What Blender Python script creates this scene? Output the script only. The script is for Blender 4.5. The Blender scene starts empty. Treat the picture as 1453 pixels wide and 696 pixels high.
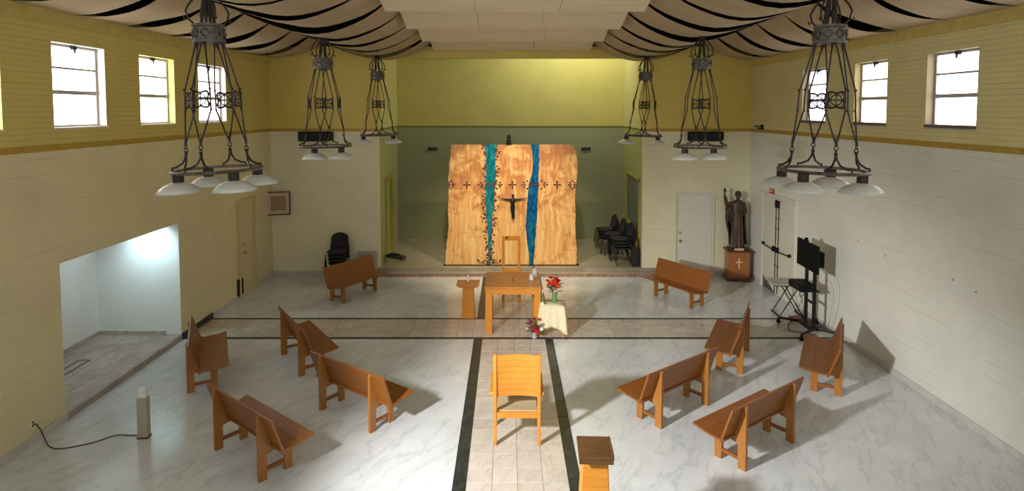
import bpy, bmesh, math, random
from mathutils import Vector, Matrix, Euler
random.seed(7)
PI = math.pi
sc = bpy.context.scene
COL = sc.collection

# ------------------------------------------------------------------ camera
H = 4.44
cam_d = bpy.data.cameras.new('camera'); cam = bpy.data.objects.new('camera', cam_d); COL.objects.link(cam)
cam.location = (0, 0, H)
cam.rotation_euler = (PI/2 - math.atan(49/860.), 0, 0)
cam_d.sensor_width = 36; cam_d.sensor_fit = 'HORIZONTAL'
cam_d.lens = 860/1453*36
cam_d.shift_x = 6.5/1453
cam_d.shift_y = -142/1453
cam_d.clip_end = 100
sc.camera = cam
# ------------------------------------------------------------------ view
sc.view_settings.view_transform = 'Standard'
sc.view_settings.look = 'None'
sc.view_settings.gamma = 1
sc.view_settings.exposure = 0.32
sc.view_settings.use_curve_mapping = False
# ------------------------------------------------------------------ world
w = bpy.data.worlds.new('world'); sc.world = w; w.use_nodes = True
w.node_tree.nodes['Background'].inputs[0].default_value = (.75, .85, 1, 1)
w.node_tree.nodes['Background'].inputs[1].default_value = .3
try:
    sc.cycles.use_denoising = True
    sc.cycles.max_bounces = 8; sc.cycles.diffuse_bounces = 5
    sc.cycles.sample_clamp_indirect = 6
except Exception:
    pass

# ------------------------------------------------------------------ lights
def aim(o, target):
    o.rotation_euler = (Vector(target) - o.location).to_track_quat('-Z', 'Y').to_euler()
def area(name, loc, target, sx, sy, power, color=(1, 1, 1)):
    l = bpy.data.lights.new(name, 'AREA'); l.shape = 'RECTANGLE'; l.size = sx; l.size_y = sy
    l.energy = power; l.color = color
    o = bpy.data.objects.new(name, l); COL.objects.link(o); o.location = loc; aim(o, target); return o
def spot(name, loc, target, power, angle, blend=.3, radius=.1, color=(1, 1, 1)):
    l = bpy.data.lights.new(name, 'SPOT'); l.energy = power; l.spot_size = math.radians(angle)
    l.spot_blend = blend; l.shadow_soft_size = radius; l.color = color
    o = bpy.data.objects.new(name, l); COL.objects.link(o); o.location = loc; aim(o, target); return o
# flood lamp on the gallery at the left: the long shadows running right and away from the camera
spot('flood_light', (-4.0, 3.0, 4.1), (1.75, 8.8, 0), 3300, 56, .85, .20, (1, .97, .92))
# warm picture spot for the wooden panel
spot('picture_spot', (-.9, 12.15, 6.22), (.0, 16.4, 1.3), 760, 56, .9, .07, (1, .84, .58))
spot('picture_spot_east', (1.1, 12.15, 6.22), (.3, 16.4, 1.3), 760, 56, .9, .07, (1, .84, .58))
# added warm fill that brightens the altar and chair, not a fitted lamp
spot('altar_fill_spot', (-1.6, 1.0, 5.2), (.1, 11.2, .5), 1250, 20, .7, .1, (1, .80, .5))
# cool lamp in the ceiling of the side alcove
spot('alcove_lamp', (-6.85, 11.10, 2.15), (-6.85, 11.6, 1.75), 34, 120, .8, .08, (.62, .92, 1))
area('alcove_fill', (-7.1, 10.2, 2.24), (-7.1, 10.2, 0), 1.0, 2.0, 5, (.85, .95, 1))
# hidden clerestory above the sanctuary, behind the header
area('clerestory_light', (2.0, 18.2, 7.8), (1.9, 19.9, 5.2), 2.6, .5, 95, (1, .98, .80))
# side windows of the nave behind the camera position
area('rear_window_light_west', (-6.2, 3.0, 4.8), (2, 5.5, 0), 6.0, 1.2, 70, (.95, .97, 1))
area('rear_window_light_east', (6.3, 3.0, 4.8), (-2, 5.5, 0), 6.0, 1.2, 80, (1, .93, .74))
area('rear_fill_light', (0, -.8, 5.0), (0, 12, 1.2), 8, 1.4, 115, (.86, .94, 1))  # added soft fill from behind the camera, not an actual window

# ------------------------------------------------------------------ materials
MATS = {}
def nodes(name):
    m = bpy.data.materials.new(name); m.use_nodes = True
    nt = m.node_tree; b = nt.nodes['Principled BSDF']
    return m, nt, b
def setc(b, c, r=.5, met=0, spec=None):
    b.inputs['Base Color'].default_value = (*c, 1); b.inputs['Roughness'].default_value = r
    b.inputs['Metallic'].default_value = met
    if spec is not None: b.inputs['Specular IOR Level'].default_value = spec
def coord(nt, scale=(1, 1, 1), rot=(0, 0, 0), kind='Object'):
    t = nt.nodes.new('ShaderNodeTexCoord'); mp = nt.nodes.new('ShaderNodeMapping')
    mp.inputs['Scale'].default_value = scale; mp.inputs['Rotation'].default_value = rot
    nt.links.new(t.outputs[kind], mp.inputs['Vector']); return mp.outputs['Vector']
def noise(nt, vec, scale, detail=4, rough=.6, dist=0):
    n = nt.nodes.new('ShaderNodeTexNoise'); n.inputs['Scale'].default_value = scale
    n.inputs['Detail'].default_value = detail; n.inputs['Roughness'].default_value = rough
    n.inputs['Distortion'].default_value = dist
    if vec: nt.links.new(vec, n.inputs['Vector'])
    return n.outputs['Fac']
def ramp(nt, fac, stops):
    r = nt.nodes.new('ShaderNodeValToRGB'); e = r.color_ramp.elements
    e[0].position = stops[0][0]; e[0].color = (*stops[0][1], 1)
    e[1].position = stops[-1][0]; e[1].color = (*stops[-1][1], 1)
    for p, c in stops[1:-1]:
        x = e.new(p); x.color = (*c, 1)
    nt.links.new(fac, r.inputs[0]); return r.outputs[0]
def mixc(nt, fac, a, b, mode='MIX'):
    m = nt.nodes.new('ShaderNodeMix'); m.data_type = 'RGBA'; m.blend_type = mode
    if isinstance(fac, (int, float)): m.inputs[0].default_value = fac
    else: nt.links.new(fac, m.inputs[0])
    for i, v in ((6, a), (7, b)):
        if isinstance(v, tuple): m.inputs[i].default_value = (*v, 1)
        else: nt.links.new(v, m.inputs[i])
    return m.outputs[2]
def bump(nt, b, h, strength=.2, dist=.01):
    n = nt.nodes.new('ShaderNodeBump'); n.inputs['Strength'].default_value = strength
    n.inputs['Distance'].default_value = dist
    nt.links.new(h, n.inputs['Height']); nt.links.new(n.outputs[0], b.inputs['Normal'])
def plain(name, c, r=.5, met=0, spec=None, var=.12, scale=8):
    """one colour with a fine mottling of its own"""
    m, nt, b = nodes(name); setc(b, c, r, met, spec)
    n = noise(nt, coord(nt), scale, 5)
    lo = tuple(x*(1-var) for x in c); hi = tuple(min(1, x*(1+var)) for x in c)
    nt.links.new(ramp(nt, n, [(.3, lo), (.7, hi)]), b.inputs['Base Color'])
    MATS[name] = m; return m
def emit(name, c, s):
    m, nt, b = nodes(name); setc(b, c, .4)
    b.inputs['Emission Color'].default_value = (*c, 1); b.inputs['Emission Strength'].default_value = s
    MATS[name] = m; return m
def wood(name, dark, mid, light, rough=.42, scale=(1, 14, 14), ns=2.2, dist=1.2):
    m, nt, b = nodes(name); setc(b, mid, rough)
    v = coord(nt, scale)
    n1 = noise(nt, v, ns, 6, .6, dist)
    n2 = noise(nt, v, ns*7, 3, .6, .3)
    c = ramp(nt, n1, [(.25, dark), (.5, mid), (.78, light)])
    c = mixc(nt, .35, c, ramp(nt, n2, [(.3, dark), (.7, light)]), 'MIX')
    nt.links.new(c, b.inputs['Base Color']); bump(nt, b, n2, .08, .002)
    MATS[name] = m; return m
def painted_block(name, c, axis, brick_w=.42, row=.105, crack=.5, line=.16):
    """painted masonry: shallow courses, with the odd open joint.  axis: 'x' wall runs along x, 'y' along y"""
    m, nt, b = nodes(name); setc(b, c, .62)
    t = nt.nodes.new('ShaderNodeTexCoord'); s = nt.nodes.new('ShaderNodeSeparateXYZ'); nt.links.new(t.outputs['Object'], s.inputs[0])
    cb = nt.nodes.new('ShaderNodeCombineXYZ'); nt.links.new(s.outputs['X' if axis == 'x' else 'Y'], cb.inputs[0]); nt.links.new(s.outputs['Z'], cb.inputs[1])
    br = nt.nodes.new('ShaderNodeTexBrick'); br.inputs['Scale'].default_value = 1
    br.inputs['Brick Width'].default_value = brick_w; br.inputs['Row Height'].default_value = row
    br.inputs['Mortar Size'].default_value = .006; br.inputs['Mortar Smooth'].default_value = .4
    br.offset = .5
    nt.links.new(cb.outputs[0], br.inputs['Vector'])
    br2 = nt.nodes.new('ShaderNodeTexBrick'); br2.inputs['Scale'].default_value = 1
    br2.inputs['Brick Width'].default_value = 50; br2.inputs['Row Height'].default_value = row*2
    br2.inputs['Mortar Size'].default_value = .0045; br2.inputs['Mortar Smooth'].default_value = .5
    nt.links.new(cb.outputs[0], br2.inputs['Vector'])
    # mask of places where the joint is open
    mp = nt.nodes.new('ShaderNodeMapping'); mp.inputs['Scale'].default_value = (.9, 2.6, 1); nt.links.new(cb.outputs[0], mp.inputs['Vector'])
    nz = noise(nt, mp.outputs[0], 1.0, 4, .6)
    mk = ramp(nt, nz, [(crack, (0, 0, 0)), (crack+.12, (1, 1, 1))])
    mul = nt.nodes.new('ShaderNodeMath'); mul.operation = 'MULTIPLY'
    nt.links.new(br2.outputs['Fac'], mul.inputs[0]); nt.links.new(mk, mul.inputs[1])
    mul2 = nt.nodes.new('ShaderNodeMath'); mul2.operation = 'MULTIPLY'; mul2.inputs[1].default_value = .55
    nt.links.new(mul.outputs[0], mul2.inputs[0])
    mot = noise(nt, cb.outputs[0], 1.3, 4)
    base = ramp(nt, mot, [(.3, tuple(x*.94 for x in c)), (.7, tuple(min(1, x*1.05) for x in c))])
    base = mixc(nt, line, base, mixc(nt, br.outputs['Fac'], base, tuple(x*.55 for x in c)))
    col = mixc(nt, mul2.outputs[0], base, tuple(x*.45 for x in c))
    nt.links.new(col, b.inputs['Base Color'])
    inv = nt.nodes.new('ShaderNodeMath'); inv.operation = 'SUBTRACT'; inv.inputs[0].default_value = 1
    nt.links.new(br.outputs['Fac'], inv.inputs[1]); bump(nt, b, inv.outputs[0], .35, .006)
    MATS[name] = m; return m
def marble(name, base, vein, soft, rough=.16, scale=.55, amount=1.0, rnd=0, vein_w=.035):
    m, nt, b = nodes(name); setc(b, base, rough, 0, .5)
    v = coord(nt, (1, 1, 1), (0, 0, .5))
    if rnd:
        oi = nt.nodes.new('ShaderNodeObjectInfo'); ad = nt.nodes.new('ShaderNodeVectorMath'); ad.operation = 'ADD'
        sc_ = nt.nodes.new('ShaderNodeVectorMath'); sc_.operation = 'SCALE'; sc_.inputs['Scale'].default_value = 40
        cx = nt.nodes.new('ShaderNodeCombineXYZ'); nt.links.new(oi.outputs['Random'], cx.inputs[0]); nt.links.new(oi.outputs['Random'], cx.inputs[1])
        nt.links.new(cx.outputs[0], sc_.inputs[0]); nt.links.new(v, ad.inputs[0]); nt.links.new(sc_.outputs[0], ad.inputs[1]); v = ad.outputs[0]
    warp = nt.nodes.new('ShaderNodeTexNoise'); warp.inputs['Scale'].default_value = scale*1.6; warp.inputs['Detail'].default_value = 6
    nt.links.new(v, warp.inputs['Vector'])
    vm = nt.nodes.new('ShaderNodeVectorMath'); vm.operation = 'MULTIPLY_ADD'
    vm.inputs[1].default_value = (.42, .42, .42)
    nt.links.new(warp.outputs['Color'], vm.inputs[0]); nt.links.new(v, vm.inputs[2])
    n = nt.nodes.new('ShaderNodeTexNoise'); n.inputs['Scale'].default_value = scale*1.3; n.inputs['Detail'].default_value = 7
    n.inputs['Roughness'].default_value = .55
    mp = nt.nodes.new('ShaderNodeMapping'); mp.inputs['Scale'].default_value = (2.4, .5, 1); mp.inputs['Rotation'].default_value = (0, 0, .55)
    nt.links.new(vm.outputs[0], mp.inputs['Vector']); nt.links.new(mp.outputs[0], n.inputs['Vector'])
    sub = nt.nodes.new('ShaderNodeMath'); sub.operation = 'SUBTRACT'; sub.inputs[1].default_value = .5; nt.links.new(n.outputs['Fac'], sub.inputs[0])
    ab = nt.nodes.new('ShaderNodeMath'); ab.operation = 'ABSOLUTE'; nt.links.new(sub.outputs[0], ab.inputs[0])
    vn = ramp(nt, ab.outputs[0], [(0, (1, 1, 1)), (vein_w, (.12, .12, .12)), (.12, (0, 0, 0))])
    cloud = noise(nt, v, scale*1.1, 5, .6, .5)
    c = ramp(nt, cloud, [(.3, soft), (.7, base)])
    mm = nt.nodes.new('ShaderNodeMath'); mm.operation = 'MULTIPLY'; mm.inputs[1].default_value = .55*amount; nt.links.new(vn, mm.inputs[0])
    c = mixc(nt, mm.outputs[0], c, vein)
    if rnd:
        rr = ramp(nt, oi.outputs['Random'], [(0, (1-rnd, 1-rnd, 1-rnd)), (1, (1, 1, 1))])
        c = mixc(nt, 1.0, c, rr, 'MULTIPLY')
    nt.links.new(c, b.inputs['Base Color'])
    MATS[name] = m; return m

# paints
P_CREAM = (.66, .62, .47); P_WHITE = (.70, .70, .63); P_YEL = (.62, .51, .155); P_SAGE = (.33, .355, .22)
LOWL = painted_block('warm_lit_wall_paint', (.70, .63, .39), 'y', line=.06)  # yellower than the right wall: warm light put into the paint colour
LOWR = painted_block('white_wall_paint', (.70, .71, .65), 'y', line=.06)
UPL = painted_block('yellow_wall_paint', P_YEL, 'y', brick_w=2.4, row=.075, crack=.44, line=.3)
UPR = painted_block('pale_yellow_wall_paint', (.66, .60, .31), 'y', brick_w=2.4, row=.075, crack=.44, line=.3)
FLO = painted_block('cream_end_wall_paint', (.74, .70, .50), 'x', line=.06)
FUP = painted_block('yellow_end_wall_paint', (.64, .50, .12), 'x', row=.105, crack=.56)
NLO = painted_block('sage_wall_paint', P_SAGE, 'x', row=.105, crack=.7)
NUP = painted_block('lime_yellow_wall_paint', (.60, .54, .17), 'x', row=.105, crack=.7, line=.1)
BAND = plain('ochre_band_paint', (.42, .27, .035), .5)
BANDG = plain('olive_band_paint', (.20, .20, .03), .5)
CORN = plain('cornice_paint', (.56, .44, .14), .55)
WHITEP = plain('white_gloss_paint', (.72, .71, .62), .4, var=.05)
ALC = plain('alcove_white_paint', (.80, .81, .79), .5, var=.03, scale=2)
DOORP = plain('cream_door_paint', (.66, .655, .56), .35, var=.04)
DOORY = plain('yellow_door_paint', (.40, .34, .06), .4, var=.05)
MARB = marble('white_marble', (.68, .72, .76), (.38, .41, .45), (.57, .605, .64), scale=1.15, amount=.85, vein_w=.03)
BEIGE = marble('beige_marble', (.62, .58, .53), (.42, .37, .33), (.52, .475, .43), rough=.2, scale=1.6, rnd=.10)
ALCF = marble('brown_marble', (.62, .54, .48), (.32, .26, .22), (.42, .36, .32), rough=.25, scale=1.5, rnd=.2)
BLACKM = marble('black_marble', (.016, .022, .021), (.20, .22, .21), (.026, .033, .031), rough=.35, scale=2.2, rnd=.2, amount=.25)
REDM = marble('red_marble', (.33, .17, .12), (.55, .42, .33), (.22, .12, .09), rough=.25, scale=3)
SKIRT = marble('grey_marble_skirting', (.60, .58, .57), (.40, .38, .37), (.50, .48, .47), rough=.3, scale=2)
GROUT = plain('grout', (.50, .47, .42), .8)
PEW = wood('pew_wood', (.16, .047, .008), (.24, .080, .013), (.31, .115, .022), .36)
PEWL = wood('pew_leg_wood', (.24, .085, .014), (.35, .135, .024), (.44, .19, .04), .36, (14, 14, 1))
ALT = wood('altar_wood', (.44, .155, .018), (.57, .225, .026), (.66, .30, .045), .38)
ALTTOP = wood('altar_top_wood', (.36, .13, .022), (.50, .20, .035), (.60, .27, .05), .3)
LECTOP = wood('dark_walnut', (.035, .016, .006), (.09, .042, .015), (.16, .08, .03), .35)
PEDW = wood('pedestal_wood', (.22, .07, .02), (.33, .12, .035), (.40, .16, .05), .35, (14, 14, 1))
IRON = plain('dark_iron', (.035, .028, .024), .5, .55, var=.35, scale=30)
PEWTER = plain('weathered_pewter', (.13, .12, .105), .5, .6, var=.35, scale=25)
RINGM = plain('worn_ring_metal', (.13, .11, .095), .45, .5, var=.6, scale=12)
SHADE = plain('frosted_lamp_shade', (.60, .62, .60), .35, var=.05)
BLACK = plain('black_plastic', (.007, .007, .008), .6, spec=.12)
BLACKF = plain('black_upholstery', (.012, .013, .017), .8)
BLACKMET = plain('black_metal', (.012, .012, .013), .45, .2, spec=.3)
GREYMET = plain('grey_metal', (.34, .34, .34), .35, .8)
GREY = plain('grey_paint', (.36, .35, .32), .5)
BRASS = plain('brass', (.45, .33, .12), .35, .9)
CHROME = plain('chrome', (.6, .6, .6), .2, 1)
FRAMEW = wood('red_brown_frame', (.06, .018, .012), (.11, .03, .018), (.16, .05, .03), .35)
CREAMC = plain('cream_cloth', (.66, .61, .44), .85, var=.06, scale=14)
LEAF = plain('leaf_green', (.035, .11, .03), .55, var=.4, scale=20)
LEAFB = plain('blue_green_leaf', (.02, .06, .07), .55, var=.4, scale=20)
REDF = plain('red_petals', (.62, .03, .012), .6, var=.35, scale=40)
DRED = plain('crimson_petals', (.40, .012, .02), .6, var=.35, scale=40)
PINKF = plain('magenta_petals', (.50, .05, .18), .6, var=.35, scale=40)
WHITEF = plain('white_petals', (.85, .80, .86), .6, var=.1, scale=40)
WAX = plain('candle_wax', (.86, .83, .74), .5, var=.04)
BRONZE = plain('statue_brown', (.040, .022, .015), .42, .1, var=.5, scale=9)
BRONZEL = plain('statue_robe_brown', (.068, .034, .022), .4, .1, var=.4, scale=11)
GOLD = plain('pale_gold', (.80, .66, .36), .4, .2)
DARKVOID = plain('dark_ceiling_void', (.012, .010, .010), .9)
STRAW = plain('woven_seat', (.44, .35, .21), .8, var=.25, scale=60)
SILVER = plain('white_metal_frame', (.55, .55, .53), .45, .1)
BRONZEF = plain('grey_window_frame', (.42, .39, .38), .5)
REVEAL = plain('window_reveal_paint', (.72, .70, .60), .6, var=.04)
REDSIGN = plain('red_box', (.45, .05, .04), .5)
BOARD = plain('slate_grey_board', (.16, .18, .18), .6, var=.2, scale=3)
TABLETOP = plain('grey_white_laminate', (.42, .42, .38), .35, var=.05)
RUBBER = plain('cable_black', (.02, .018, .015), .6)
def glass(name, c, rough=.05, tr=1.0):
    m, nt, b = nodes(name); setc(b, c, rough); b.inputs['Transmission Weight'].default_value = tr; b.inputs['IOR'].default_value = 1.45
    MATS[name] = m; return m
def thin_glass(name, c, a):
    m, nt, b = nodes(name); setc(b, c, .08); b.inputs['Alpha'].default_value = a; MATS[name] = m; return m
GLASS = thin_glass('clear_glass', (.80, .85, .84), .28)
GREENG = thin_glass('green_glass', (.16, .34, .13), .72)
# fabric of the draped ceiling
def fabric():
    m, nt, b = nodes('tan_ceiling_fabric'); setc(b, (.42, .31, .21), .9)
    v = coord(nt, (1, 9, 1)); n = noise(nt, v, 1.6, 6, .65)
    v2 = coord(nt, (.5, .9, 1)); n2 = noise(nt, v2, 1.0, 4)
    c = ramp(nt, n, [(.3, (.40, .31, .19)), (.7, (.48, .375, .24))])
    c = mixc(nt, ramp(nt, n2, [(.45, (0, 0, 0)), (.75, (.55, .55, .55))]), c, (.40, .25, .13))
    nt.links.new(c, b.inputs['Base Color']); bump(nt, b, n, .25, .01); return m
FAB = fabric()
def plywood():
    m, nt, b = nodes('pale_plywood'); setc(b, (.6, .5, .4), .6)
    v = coord(nt, (.5, 7, 1)); n = noise(nt, v, 1.5, 5, .5, .6)
    c = ramp(nt, n, [(.3, (.72, .61, .41)), (.7, (.84, .72, .50))])
    nt.links.new(c, b.inputs['Base Color']); return m
PLY = plywood()
def burl():
    """live edge slab: long vertical grain with figured, redder patches"""
    m, nt, b = nodes('live_edge_slab'); setc(b, (.6, .36, .16), .38)
    v = coord(nt, (1, 1, 1))
    # warp the grain
    w_ = nt.nodes.new('ShaderNodeTexNoise'); w_.inputs['Scale'].default_value = 1.5; w_.inputs['Detail'].default_value = 3
    nt.links.new(v, w_.inputs['Vector'])
    vm = nt.nodes.new('ShaderNodeVectorMath'); vm.operation = 'MULTIPLY_ADD'; vm.inputs[1].default_value = (.34, 0, .1)
    nt.links.new(w_.outputs['Color'], vm.inputs[0]); nt.links.new(v, vm.inputs[2])
    mp = nt.nodes.new('ShaderNodeMapping'); mp.inputs['Scale'].default_value = (7, 1, .38); nt.links.new(vm.outputs[0], mp.inputs['Vector'])
    g = noise(nt, mp.outputs[0], 1.7, 7, .62, .5)
    c = ramp(nt, g, [(.26, (.42, .15, .04)), (.40, (.68, .34, .11)), (.55, (.80, .50, .20)), (.75, (.88, .68, .36))])
    mp2 = nt.nodes.new('ShaderNodeMapping'); mp2.inputs['Scale'].default_value = (1.9, 1, 1.5); nt.links.new(v, mp2.inputs['Vector'])
    f = noise(nt, mp2.outputs[0], 1.15, 4, .6, 1.5)
    # figure grows toward the top, a property of the boards themselves
    s = nt.nodes.new('ShaderNodeSeparateXYZ'); nt.links.new(v, s.inputs[0])
    mr = nt.nodes.new('ShaderNodeMapRange'); mr.inputs['From Min'].default_value = .4; mr.inputs['From Max'].default_value = 3.2
    mr.inputs['To Min'].default_value = -.10; mr.inputs['To Max'].default_value = .12; nt.links.new(s.outputs['Z'], mr.inputs['Value'])
    ad = nt.nodes.new('ShaderNodeMath'); ad.operation = 'ADD'; nt.links.new(f, ad.inputs[0]); nt.links.new(mr.outputs[0], ad.inputs[1])
    c = mixc(nt, ramp(nt, ad.outputs[0], [(.46, (0, 0, 0)), (.64, (.75, .75, .75))]), c, (.40, .12, .035))
    nt.links.new(c, b.inputs['Base Color']); bump(nt, b, g, .1, .003); return m
BURL = burl()
def resin(name, a, bb, cc):
    m, nt, b = nodes(name); setc(b, a, .12)
    v = coord(nt, (3, 1, 1.1)); n = noise(nt, v, 2.4, 7, .7, 1.6)
    s = nt.nodes.new('ShaderNodeSeparateXYZ'); t = coord(nt); nt.links.new(t, s.inputs[0])
    c = ramp(nt, n, [(.3, a), (.5, bb), (.72, cc)])
    nt.links.new(c, b.inputs['Base Color']); return m
RES1 = resin('teal_resin', (.0, .05, .08), (.0, .17, .23), (.06, .40, .42))
RES2 = resin('deep_blue_resin', (.0, .02, .10), (.0, .08, .27), (.01, .25, .34))
BARKM = plain('dark_bark_inlay', (.09, .025, .015), .5, var=.5, scale=40)

# ------------------------------------------------------------------ mesh helpers
def tag(o, label=None, cat=None, group=None, kind=None):
    if label: o['label'] = label
    if cat: o['category'] = cat
    if group: o['group'] = group
    if kind: o['kind'] = kind
    return o
def obj(name, bm, mats, parent=None, loc=(0, 0, 0), rot=(0, 0, 0), smooth=False, bevel=0, recalc=True):
    if recalc: bmesh.ops.recalc_face_normals(bm, faces=bm.faces)
    me = bpy.data.meshes.new(name)
    if smooth:
        for f in bm.faces: f.smooth = True
    bm.to_mesh(me); bm.free()
    for m in (mats if isinstance(mats, (list, tuple)) else [mats]): me.materials.append(m)
    o = bpy.data.objects.new(name, me); COL.objects.link(o)
    o.location = loc; o.rotation_euler = rot
    if parent: o.parent = parent
    if bevel:
        md = o.modifiers.new('bevel', 'BEVEL'); md.width = bevel; md.segments = 2; md.limit_method = 'ANGLE'
    return o
def empty(name, loc=(0, 0, 0), rz=0, label=None, cat=None, group=None, kind=None, rot=None):
    o = bpy.data.objects.new(name, None); COL.objects.link(o); o.location = loc
    o.rotation_euler = rot if rot else (0, 0, rz); o.empty_display_size = .1
    return tag(o, label, cat, group, kind)
def B(bm, x0, x1, y0, y1, z0, z1, M=None, mi=0):
    vs = [bm.verts.new((x, y, z)) for x in (x0, x1) for y in (y0, y1) for z in (z0, z1)]
    if M is not None:
        for v in vs: v.co = M @ v.co
    for q in ((0, 1, 3, 2), (4, 6, 7, 5), (0, 4, 5, 1), (2, 3, 7, 6), (0, 2, 6, 4), (1, 5, 7, 3)):
        f = bm.faces.new([vs[i] for i in q]); f.material_index = mi
    return vs
def box(name, x0, x1, y0, y1, z0, z1, m, parent=None, bevel=0, loc=(0, 0, 0), rot=(0, 0, 0)):
    bm = bmesh.new(); B(bm, x0, x1, y0, y1, z0, z1)
    return obj(name, bm, m, parent, loc, rot, bevel=bevel)
def tube(bm, pts, r, n=6, cap=True, closed=False, mi=0):
    pts = [Vector(p) for p in pts]; rings = []
    k = len(pts); up = Vector((0, 0, 1)); prev = None
    for i, p in enumerate(pts):
        if closed: d = pts[(i+1) % k] - pts[i-1]
        else: d = pts[min(i+1, k-1)] - pts[max(i-1, 0)]
        if d.length < 1e-9: d = Vector((0, 0, 1))
        d.normalize()
        if prev is None:
            a = d.cross(up if abs(d.z) < .95 else Vector((1, 0, 0))).normalized()
        else:
            a = prev - d*prev.dot(d)
            a = a.normalized() if a.length > 1e-6 else d.orthogonal().normalized()
        prev = a; b_ = d.cross(a)
        rr = r[i] if isinstance(r, (list, tuple)) else r
        rings.append([bm.verts.new(p + (a*math.cos(2*PI*j/n) + b_*math.sin(2*PI*j/n))*rr) for j in range(n)])
    m = k if closed else k-1
    for i in range(m):
        A = rings[i]; C = rings[(i+1) % k]
        for j in range(n):
            f = bm.faces.new((A[j], A[(j+1) % n], C[(j+1) % n], C[j])); f.material_index = mi
    if cap and not closed:
        bm.faces.new(rings[0][::-1]).material_index = mi; bm.faces.new(rings[-1]).material_index = mi
def lathe(bm, prof, n=24, c=(0, 0, 0), cap=True, sx=1, sy=1):
    rings = []
    for r, z in prof:
        rings.append([bm.verts.new((c[0]+math.cos(2*PI*j/n)*r*sx, c[1]+math.sin(2*PI*j/n)*r*sy, c[2]+z)) for j in range(n)])
    for A, C in zip(rings, rings[1:]):
        for j in range(n): bm.faces.new((A[j], A[(j+1) % n], C[(j+1) % n], C[j]))
    if cap:
        if prof[0][0] > 1e-4: bm.faces.new(rings[0][::-1])
        if prof[-1][0] > 1e-4: bm.faces.new(rings[-1])
def ball(bm, c, r, s=(1, 1, 1), sub=1, M=None):
    mt = Matrix.Translation(c) @ Matrix.Diagonal((*s, 1))
    if M is not None: mt = M @ mt
    bmesh.ops.create_icosphere(bm, subdivisions=sub, radius=r, matrix=mt)
def prism(bm, pts, a0, a1, axis='y', mi=0):
    """extrude a polygon of (u,v) between a0 and a1 along axis"""
    def P(u, v, a): return {'y': (u, a, v), 'x': (a, u, v), 'z': (u, v, a)}[axis]
    A = [bm.verts.new(P(u, v, a0)) for u, v in pts]; C = [bm.verts.new(P(u, v, a1)) for u, v in pts]
    bm.faces.new(A).material_index = mi; bm.faces.new(C[::-1]).material_index = mi
    k = len(pts)
    for i in range(k):
        bm.faces.new((A[i], C[i], C[(i+1) % k], A[(i+1) % k])).material_index = mi
def copy_tree(o, parent=None, top=True):
    c = o.copy(); COL.objects.link(c); c.parent = parent
    for ch in list(o.children): copy_tree(ch, c, False)
    return c
def place(proto, first, loc, rz, label, group=None, rot=None):
    o = proto if first else copy_tree(proto)
    o.location = loc; o.rotation_euler = rot if rot else (0, 0, rz); o['label'] = label
    if group: o['group'] = group
    return o

# ------------------------------------------------------------------ room shell
XL, XR, YF = -6.34, 6.51, 16.19
ZB = 3.93                                   # height of the painted band
ZT = 6.9
YN = 19.9; NL0, NL1, NR0, NR1 = -3.46, -3.62, 3.64, 3.80
SILL, HEAD = 4.19, 5.41
LWIN = [(8.48, 9.6), (10.49, 11.59), (12.48, 13.70)]
LWIN = [(6.50, 7.62)] + LWIN
RWIN = [(8.42, 9.46), (10.43, 11.42), (12.43, 13.43)]
RWIN = [(6.40, 7.42)] + RWIN
RS, RH = 4.17, 5.33

def wall_cells(name, u0, u1, zs, us, hole, fixed0, fixed1, mat_of, mats, axis):
    """wall built of cells between breakpoints, leaving holes open"""
    bm = bmesh.new()
    us = sorted(set([u0, u1] + us)); zs = sorted(set(zs))
    for a, b_ in zip(us, us[1:]):
        for c, d in zip(zs, zs[1:]):
            um, zm = (a+b_)/2, (c+d)/2
            if hole(um, zm): continue
            if axis == 'y': B(bm, fixed0, fixed1, a, b_, c, d, mi=mat_of(zm))
            else: B(bm, a, b_, fixed0, fixed1, c, d, mi=mat_of(zm))
    bmesh.ops.remove_doubles(bm, verts=bm.verts, dist=1e-5)
    # drop the doubled inner faces
    seen = {}
    for f in bm.faces:
        seen.setdefault(frozenset(v.index for v in f.verts), []).append(f)
    bm.verts.index_update()
    seen = {}
    for f in bm.faces:
        seen.setdefault(frozenset(v.index for v in f.verts), []).append(f)
    dead = [f for l in seen.values() if len(l) > 1 for f in l]
    bmesh.ops.delete(bm, geom=dead, context='FACES')
    return tag(obj(name, bm, mats), kind='structure')

AY0, AY1, AZ = 8.47, 11.57, 2.285          # alcove opening
DL0, DL1, DLZ = 14.12, 14.90, 2.28
def hole_l(y, z):
    if SILL < z < HEAD and any(a < y < b_ for a, b_ in LWIN): return True
    if AY0 < y < AY1 and z < AZ: return True
    return False
us = [v for a in LWIN for v in a] + [AY0, AY1]
wall_cells('wall_left', -1.2, YF, [-.2, AZ, ZB, SILL, HEAD, 5.92, ZT], us, hole_l, XL-.30, XL, lambda z: 0 if z < ZB else (1 if z < 5.92 else 2), [LOWL, UPL, DARKVOID], 'y')
def hole_r(y, z): return RS < z < RH and any(a < y < b_ for a, b_ in RWIN)
wall_cells('wall_right', -1.2, YF, [-.2, ZB, RS, RH, 5.86, ZT], [v for a in RWIN for v in a], hole_r, XR, XR+.30, lambda z: 0 if z < ZB else (1 if z < 5.86 else 2), [LOWR, UPR, DARKVOID], 'y')
box('wall_rear', XL-.3, XR+.3, -1.4, -1.2, -.2, ZT, FLO)['kind'] = 'structure'
# end walls either side of the sanctuary, plus header
HB = 5.83
def hole_f(x, z): return NL0 < x < NR0 and z < HB
wall_cells('wall_back', XL-.3, XR+.3, [-.2, ZB, HB, 6.14, 8.2], [NL0, NR0], hole_f, YF, YF+.18, lambda z: 0 if z < ZB else (1 if z < 6.14 else 2), [FLO, FUP, DARKVOID], 'x')
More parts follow.
